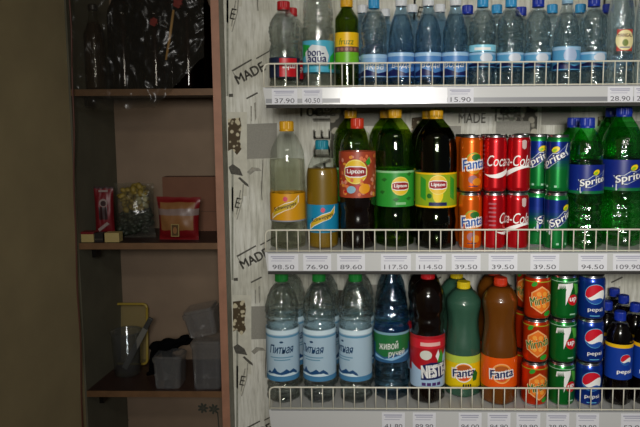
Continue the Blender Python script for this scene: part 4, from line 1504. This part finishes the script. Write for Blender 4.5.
a0 = alcove_bottle(124, 1.832, .33, .043, 'tall brown bottle second from the olive wall on upper alcove shelf', BROWN, BEER)
CLR = alcove_bottle(94.5, 1.80, .235, .028, 'slim dim clear bottle next to the olive wall on upper alcove shelf', film('dim_pet', (.8, .78, .7), .02, .12, bump=.6, bscale=60), mat('murky_drink', '#2a1c10', .4, spec=.12))
for px, Y, lab_ in ((155.5, 1.84, 'brown bottle at the middle-left of upper alcove shelf, third from olive wall'),
                    (188, 1.85, 'front brown bottle nearest the pinkish side panel on upper alcove shelf'),
                    (139, 1.952, 'brown bottle in the back row between second and third front brown bottles'),
                    (171, 1.952, 'brown bottle in the back row of the upper alcove shelf middle'),
                    (202, 1.955, 'brown bottle in the back row near the pinkish side panel')):
    dup(a0, (P(px, 45, Y).x, Y, zt), px * .2, lab_, GA)

# crumpled clear bag draped over the bottles and hanging below the shelf edge
BAGM = film('bag_film', (0.80, 0.78, 0.74), 0.012, 0.22, milk=.05, milkcol=(.26, .24, .20), rough=.2, bump=0)
NU, NV = 70, 60
vs, fs = [], []
for j in range(NV + 1):
    v = j / NV
    for i in range(NU + 1):
        u = i / NU
        px = 77 + 129 * u
        low = 107 + 3 * math.sin(u * 4.2 + .4) if u < .62 else 107 - (u - .62) / .38 * 50
        topy = -25 + 22 * (1 - u) * (1 - u)
        py = topy + (low - topy) * v
        n1 = noise.noise(Vector((u * 7, v * 6, 3.1)))
        n2 = noise.noise(Vector((u * 19 + 4 * n1, v * 15, 8.7)))
        n3 = 1 - abs(noise.noise(Vector((u * 11 - v * 7, v * 9 + u * 5, 1.3)))) * 2
        Yb = YC - 0.016 + .008 * n1 + .0012 * n2 - .005 * n3 * n3 - .012 * math.sin(v * PI) * (1 - .5 * u)
        q = P(px, py + 2.5 * n2, YC)
        vs.append((q.x, min(Yb, YC - .006), q.z))
for j in range(NV):
    for i in range(NU):
        b = j * (NU + 1) + i
        fs.append((b, b + NU + 1, b + NU + 2, b + 1))
mb = MB(); mb.add(vs, fs, BAGM, True)
o = mb.build('plastic_bag')
tag(o, 'crumpled clear plastic bag hanging over the edge of the upper alcove shelf', 'plastic bag')

STICK = mat('pale_wood', '#b08a50', .5)
pa, pb = P(173.5, 10, YC + .03), P(166, 60, YC + .025)
mb = MB(); mb.tube([(pa.x, YC + .03, pa.z), ((pa.x + pb.x) / 2 + .001, YC + .028, (pa.z + pb.z) / 2), (pb.x, YC + .025, pb.z)], [.0035, .004, .003], STICK, 10)
o = mb.build('wooden_stick'); tag(o, 'thin pale wooden stick leaning among dark bottles on upper alcove shelf', 'stick')
CANDY = mat('candy_red', '#7e1410', .4)
for px, py, s, lab_ in ((154, 22, .011, 'small red packet left of the wooden stick, caught in the clear bag'), (178, 3, .013, 'small red packet above the wooden stick at the photo top')):
    q = P(px, py, YC + .022)
    M = Matrix.Translation((q.x, YC + .022, q.z)) @ Matrix.Rotation(.5, 4, 'Y')
    mb = MB()
    for k in range(7):
        w0 = s * (0.9 + .15 * math.sin(k * 2.1))
        mb.obox(M @ Matrix.Translation((0, 0, (k - 3) * s * .28)), w0 * 2 * (1 - .1 * abs(k - 3)), .006 + .002 * (3 - abs(k - 3)), s * .29, CANDY)
    o = mb.build('red_packet'); tag(o, lab_, 'packet')

# ================================================================== ALCOVE: MIDDLE SHELF
zt = SHZ['mid']


def pillow(name, w_, h_, d_, m, seal=0.008, sealm=None, seed=1, cols=None, flare=0.0):
    """a puffed sealed bag, front towards -Y, base at z = 0"""
    mb = MB()
    nu, nv = 22, 26
    for side in (-1, 1):
        vs = []
        fs = {}
        for j in range(nv + 1):
            v = j / nv
            for i in range(nu + 1):
                u = i / nu * 2 - 1
                puff = max(0.0, (1 - abs(u) ** 3)) ** .6 * max(0.0, math.sin(PI * min(max((v - .06) / .88, 0), 1))) ** .55
                nz = noise.noise(Vector((u * 3 + seed, v * 4, seed * 2.3)))
                y = side * (.0008 + d_ / 2 * puff * (1 + .22 * nz))
                x = u * w_ / 2 * (1 - .05 * math.sin(PI * v) + flare * (v - .5))
                z = v * h_ + .003 * nz * (0 if v < .05 else 1)
                vs.append((x, y, z))
        by = {}
        for j in range(nv):
            for i in range(nu):
                b = j * (nu + 1) + i
                f = (b, b + 1, b + nu + 2, b + nu + 1)
                if side > 0:
                    f = f[::-1]
                v = (j + .5) / nv
                u = (i + .5) / nu * 2 - 1
                k = cols(u, v) if cols else m
                by.setdefault(k.name, (k, []))[1].append(f)
        o = len(mb.v)
        mb.v += vs
        for k, fl in by.values():
            idx = mb.mi(k)
            for f in fl:
                mb.f.append(tuple(o + q for q in f)); mb.m.append(idx); mb.sm.append(True)
    return mb


# cardboard sheet box at the back
CARD = mat('cardboard', '#6a4632', .8, vary=.08, vscale=20)
x0, x1 = P(163, 200, 1.955).x, PANEL_X0 - .006
z1 = P(190, 177, 1.955).z
t = thing('cardboard_box', 'plain brown cardboard box standing at the back of middle alcove shelf', 'box', ((x0 + x1) / 2, 1.98, zt))
mb = MB(); wv = x1 - x0
mb.box(-wv / 2, wv / 2, -.025, .02, .0002, z1 - zt, CARD)
bx_ = mb.build('body', t)
mb = MB(); mb.box(-wv / 2 + .001, wv / 2 - .001, -.0262, -.025, (z1 - zt) * .36, (z1 - zt) * .37, mat('cardboard_crease', '#523424', .8)); mb.build('flap_edge', t)

# red tapering snack pack
SR = mat('snack_red', '#6a1119', .4)
SRD = mat('snack_dark', '#2a0d10', .4)
SW = mat('snack_pale', '#8a7874', .4)
Yp = 1.83
x, z0_, z1_ = P(104.5, 210, Yp).x, zt, P(104, 186.5, Yp).z


def red_cols(u, v):
    return SR


mb = pillow('snack', .055, z1_ - zt, .030, SR, seed=3, cols=lambda u, v: SRD if (.38 < v < .62 and abs(u) < .45) or v > .95 else SR)
s = Flat((0, -.0165, 0))
mb.disc(s, .002, (z1_ - zt) * .70, .012, .012, SW, 0.0, seg=18)
mb.disc(s, .002, (z1_ - zt) * .69, .008, .008, SRD, 0.0006, seg=14)
mb.poly(s, [(-.016, .032), (.010, .052), (.017, .046), (-.012, .024)], SW, 0.0)
mb.rect(s, -.012, .014, (z1_ - zt) * .90, (z1_ - zt) * .94, SW, -.008)
o = mb.build('snack_pack', loc=(x, Yp, zt)); o.rotation_euler = (0, 0, .12)
tag(o, 'upright red snack pack with dark emblem behind small cream boxes on middle alcove shelf', 'snack pack')

# two small cream boxes in front
CRB = mat('cream_carton', '#a89660', .6)
for pxa, pxb, ya, redtop, lab_ in ((80.5, 93.5, 232, True, 'small cream box with red lid beside the olive wall on middle alcove shelf'), (104.5, 119, 233, False, 'small plain cream box in front of the red snack pack')):
    Yq = YC + .014
    xa_, xb_ = P(pxa, 238, Yq).x, P(pxb, 238, Yq).x
    h = P(90, ya, Yq).z - zt
    xa_ = max(xa_, xa + .008)
    t = thing('small_box', lab_, 'box', ((xa_ + xb_) / 2, Yq + .014, zt), group='small cream boxes')
    wv = xb_ - xa_
    mb = MB(); mb.box(-wv / 2, wv / 2, -.014, .014, .0002, h * (.78 if redtop else 1), CRB); mb.build('body', t, bevel=.0008)
    if redtop:
        mb = MB(); mb.box(-wv / 2 - .0006, wv / 2 + .0006, -.0146, .0146, h * .78, h, SR); mb.build('lid', t, bevel=.0008)
xk = P(99, 238, YC + .02).x
mb = MB(); mb.box(-.0125, .0125, -.012, .012, .0002, .026, mat('black_carton', '#15120f', .5)); mb.box(-.0115, .0115, -.0126, -.0119, .006, .010, mat('black_carton_line', '#3a342c', .5))
o = mb.build('black_box', loc=(xk, YC + .03, zt)); tag(o, 'small black box between the two cream boxes on middle alcove shelf', 'box')

# clear bag with yellow snacks on top and dark green below
Yg = 1.85
t = thing('snack_bag', 'clear bag of yellow snacks over dark green ones on middle alcove shelf', 'snack bag', (P(135.5, 215, Yg).x, Yg, zt))
hh = P(135, 183, Yg).z - zt
wv = P(155, 215, Yg).x - P(116, 215, Yg).x
YEL = mat('yellow_puffs', '#7f6c28', .6)
PAL = mat('pale_puffs', '#8f8a68', .6)
DGR = mat('dark_green_leaves', '#1c2416', .6)
rnd = random.Random(5)


def clump(n, z0, z1, m, r0, r1, wfun, depth):
    mb = MB()
    for k in range(n):
        z = rnd.uniform(z0, z1)
        ww = wfun(z)
        x = rnd.uniform(-ww, ww); y = rnd.uniform(-depth, depth)
        r = rnd.uniform(r0, r1)
        bm = bmesh.new()
        bmesh.ops.create_icosphere(bm, subdivisions=1, radius=r)
        M = Matrix.Translation((x, y, z)) @ Matrix.Rotation(rnd.uniform(0, 3), 4, 'X') @ Matrix.Rotation(rnd.uniform(0, 3), 4, 'Z') @ Matrix.Diagonal((1.3, .8, .7, 1))
        bm.transform(M)
        mb.add([v.co for v in bm.verts], [tuple(v.index for v in f.verts) for f in bm.faces], m, True)
        bm.free()
    return mb


o = clump(70, hh * .52, hh * .94, YEL, .008, .013, lambda z: wv * (.40 - .9 * abs(z / hh - .72)), .016).build('yellow_snacks', t); o['kind'] = 'stuff'
o = clump(14, hh * .60, hh * .86, PAL, .008, .012, lambda z: wv * .10, .008).build('pale_snacks', t); o.location = (.026, -.012, 0); o['kind'] = 'stuff'
o = clump(80, .010, hh * .50, DGR, .009, .014, lambda z: wv * .38, .018).build('dark_snacks', t); o['kind'] = 'stuff'
BAG2 = film('snack_bag_film', (.86, .86, .82), .06, .35, milk=.05, milkcol=(.4, .4, .35), rough=.1, bump=.8, bscale=70)
pillow('b', wv, hh, .062, BAG2, seed=5, cols=lambda u, v: BAG2).build('wrapper', t)

# red and yellow snack bag with a window
Yr = 1.815
hh = P(178, 197, Yr).z - zt
wv = P(200, 215, Yr).x - P(157.5, 215, Yr).x
SRB = mat('bag_red', '#6c0f14', .35)
SAM = mat('bag_amber', '#7d5530', .4)
SWH = mat('bag_pale', '#7a6862', .35)


def rcols(u, v):
    if v > .90:
        return SRB
    if .72 < v <= .90:
        return SAM if abs(u) < .78 else SRB
    if .56 < v <= .72:
        return SWH
    if .22 < v <= .56:
        return SAM if abs(u) < .85 else SRB
    return SRB


mb = pillow('r', wv, hh, .046, SRB, seed=9, cols=rcols, flare=.12)
s = Flat((0, -.0265, 0))
mb.rect(s, -.014, .010, .012, .048, mat('bag_gold_frame', '#8a7848', .4), 0.0)
mb.rect(s, -.0115, .0075, .0145, .0455, mat('bag_window_brown', '#4a3418', .4), 0.0005)
mb.disc(s, -.002, .030, .006, .010, SAM, .001, seg=14)
o = mb.build('snack_bag', loc=(P(178.5, 220, Yr).x, Yr, zt)); o.rotation_euler = (-.05, 0, -.06)
tag(o, 'red and amber snack bag in front of the brown cardboard box', 'snack bag')

# ================================================================== ALCOVE: BOTTOM SHELF
zt = SHZ['low']
CLRP = film('clear_box_plastic', (.84, .85, .86), .16, .7, milk=.09, milkcol=(.6, .62, .65), rough=.12, bump=.6, bscale=24)
GLS = film('cup_plastic', (.84, .86, .87), .08, .6, milk=.04, milkcol=(.5, .5, .5), rough=.08, bump=.1)


def rounded_rect(w_, d_, r, n=5):
    pts = []
    for cx, cy, a in ((w_ / 2 - r, d_ / 2 - r, 0), (-w_ / 2 + r, d_ / 2 - r, PI / 2), (-w_ / 2 + r, -d_ / 2 + r, PI), (w_ / 2 - r, -d_ / 2 + r, 1.5 * PI)):
        for k in range(n + 1):
            t_ = a + PI / 2 * k / n
            pts.append((cx + r * math.cos(t_), cy + r * math.sin(t_)))
    return pts


def loft(mb, rings, m, cap0=True, cap1=False):
    n = len(rings[0])
    vs = [p for r in rings for p in r]
    fs = []
    for j in range(len(rings) - 1):
        for i in range(n):
            k = (i + 1) % n
            fs.append((j * n + i, j * n + k, (j + 1) * n + k, (j + 1) * n + i))
    if cap0:
        fs.append(tuple(range(n))[::-1])
    if cap1:
        fs.append(tuple((len(rings) - 1) * n + i for i in range(n)))
    mb.add(vs, fs, m, False)


def tub(name, lab_, loc, w_, d_, h, rot=(0, 0, 0), m=None, lidm=None, group='clear plastic food containers', lid_h=.012):
    t = thing(name, lab_, 'container', loc, 0, group)
    t.rotation_euler = rot
    mb = MB()
    rings = []
    for z, k in ((0, .86), (h * .04, .90), (h * .5, .95), (h * .93, .985), (h * .94, 1.04), (h * .97, 1.04)):
        rings.append([(x * k, y * k, z) for x, y in rounded_rect(w_, d_, .012)])
    loft(mb, rings, m or CLRP)
    for i in range(2):
        x = -w_ * .36 + i * w_ * .72
        mb.box(x - .001, x + .001, -d_ * .485, -d_ * .478, h * .12, h * .80, m or CLRP)
    mb.build('body', t)
    mb = MB()
    rings = []
    for z, k in ((h * .972, 1.06), (h + lid_h * .5, 1.06), (h + lid_h * .55, .96), (h + lid_h, .94)):
        rings.append([(x * k, y * k, z) for x, y in rounded_rect(w_, d_, .012)])
    loft(mb, rings, lidm or CLRP, False, True)
    mb.build('lid', t)
    return t


Yt = 1.815
sc_ = px_scale(Yt - .04)
hb = P(205, 343, Yt - .04).z - zt
tub('food_container', 'large clear plastic container by the pinkish side panel on bottom alcove shelf', (PANEL_X0 - .0475, Yt, zt + .0003), .086, .09, hb - .008)
tub('food_container', 'small clear lidded container in front of the black cloth on bottom alcove shelf', (P(170.8, 372, Yt).x, Yt - .004, zt + .0003), .081, .075, (P(172, 358, Yt - .04).z - zt) - .010)
tub('food_container', 'clear container tilted on top of the large clear container', (PANEL_X0 - .055, Yt, zt + hb + .018), .088, .085, .062, rot=(0, -.20, 0), lid_h=.018)

# black cloth over the small container
BLK = mat('black_cloth', '#060607', .95, spec=.05, bump=.4, vscale=120)
vs, fs = [], []
NU, NV = 26, 14
pa = [P(150, 351, 1.83), P(158, 347, 1.83), P(169, 344, 1.83), P(179, 341, 1.83), P(187, 338, 1.83)]
mb = MB()
pts, rad = [], []
for i in range(25):
    u = i / 24
    k = u * 4
    a = int(min(k, 3)); f = k - a
    q = pa[a] * (1 - f) + pa[a + 1] * f
    pts.append((q.x, 1.838 + .006 * math.sin(u * 9), q.z + .002 * math.sin(u * 14)))
    rad.append(.006 + .011 * math.sin(PI * min(u * 1.15 + .12, .93)) + .003 * math.sin(u * 17))
mb.tube(pts, rad, BLK, 14)
pts2 = [(p[0] + .004, p[1] + .034, p[2] - .020 - .0 * i) for i, p in enumerate(pts[4:])]
mb.tube(pts2, [r * .9 for r in rad[4:]], BLK, 12)
# tail that reaches the shelf
e = pts[0]
mb.tube([(e[0] + .02, e[1] + .012, e[2] - .004), (e[0] + .0, e[1] + .030, e[2] - .02), (e[0] - .010, e[1] + .032, zt + .012), (e[0] - .026, e[1] + .030, zt + .007)], [.012, .013, .011, .005], BLK, 12)
mb.tube([(e[0] + .035, e[1] + .036, e[2] - .006), (e[0] + .04, e[1] + .038, zt + .02), (e[0] + .05, e[1] + .038, zt + .012)], [.014, .016, .011], BLK, 12)
o = mb.build('black_cloth'); tag(o, 'crumpled black cloth behind the small clear container on bottom alcove shelf', 'cloth')

# yellow tray standing upright at the back
YTR = mat('yellow_plastic', '#9a8430', .4)
YTI = film('yellow_tray_film', (.80, .72, .50), .08, .4, milk=.5, milkcol=(.40, .32, .14), rough=.2)
Yy = 1.955
xa_, xb_ = P(113.5, 335, Yy).x, P(146, 335, Yy).x
h = P(130, 307, Yy).z - zt
wv = xb_ - xa_
t = thing('yellow_tray', 'yellow-rimmed plastic tray standing upright behind the clear cup', 'tray', ((xa_ + xb_) / 2, Yy, zt + .0008))
t.rotation_euler = (-.10, 0, 0)
mb = MB()
ring = [(x, 0, z + h / 2) for x, z in rounded_rect(wv, h, .014, 6)]
mb.tube(ring + [ring[0]], .0042, YTR, 8)
mb.build('rim', t).location = (0, 0, .0042)
mb = MB()
rings = [[(x * k, y, z * k + h / 2) for x, z in rounded_rect(wv, h, .014, 6)] for y, k in ((0, .98), (.022, .90))]
loft(mb, rings, YTI, False, True)
mb.build('tray_well', t).location = (0, 0, .0042)

# clear cup with a grey blade standing in it
Yc = 1.893
xc = P(127, 350, Yc).x
R = 15.6 * px_scale(Yc)
h = P(127, 334, Yc - .03).z - zt
t = thing('plastic_cup', 'clear plastic cup holding a grey blade on bottom alcove shelf', 'cup', (xc, Yc, zt + .0003))
mb = MB()
mb.lathe([(R * .80, 0), (R * .84, .003), (R * .97, h * .96), (R * 1.02, h * .985), (R * 1.02, h), (R * .96, h * .995), (R * .94, h * .95), (R * .82, .006)], GLS, 40, True, True)
mb.build('body', t)
mb = MB(); mb.lathe([(R * 1.0, h * .95), (R * 1.04, h * .965), (R * 1.04, h * .985), (R * 1.0, h)], GLS, 40, False); mb.build('rim', t)
BLD = mat('grey_blade', '#9a9a94', .35, .6)
pa, pb = Vector((xc - .012, Yc - .004, zt + .012)), P(150, 318, Yc - .03)
pb = P(151, 318, Yc - .03)
pb = Vector((pb.x, Yc - .03, pb.z))
d = (pb - pa)
dz = d.normalized()
dx = Vector((0, -1, 0)).cross(dz).normalized()
dy = dz.cross(dx)
M = Matrix.Translation((pa + pb) / 2) @ Matrix((dx, dy, dz)).transposed().to_4x4()
t = thing('spatula', 'grey flat-bladed spatula leaning in the clear cup, tip up right', 'spatula', tuple(pa))
mb = MB(); L = d.length
mb.obox(Matrix.Translation(-pa) @ M @ Matrix.Translation((0, 0, -L * .08)), .017, .004, L * .78, BLD); mb.build('blade', t, bevel=.0015)
mb = MB()
mb.obox(Matrix.Translation(-pa) @ M @ Matrix.Translation((0, 0, L * .40)), .015, .008, L * .20, mat('dark_grip', '#3a3a38', .5)); mb.build('handle', t, bevel=.002)
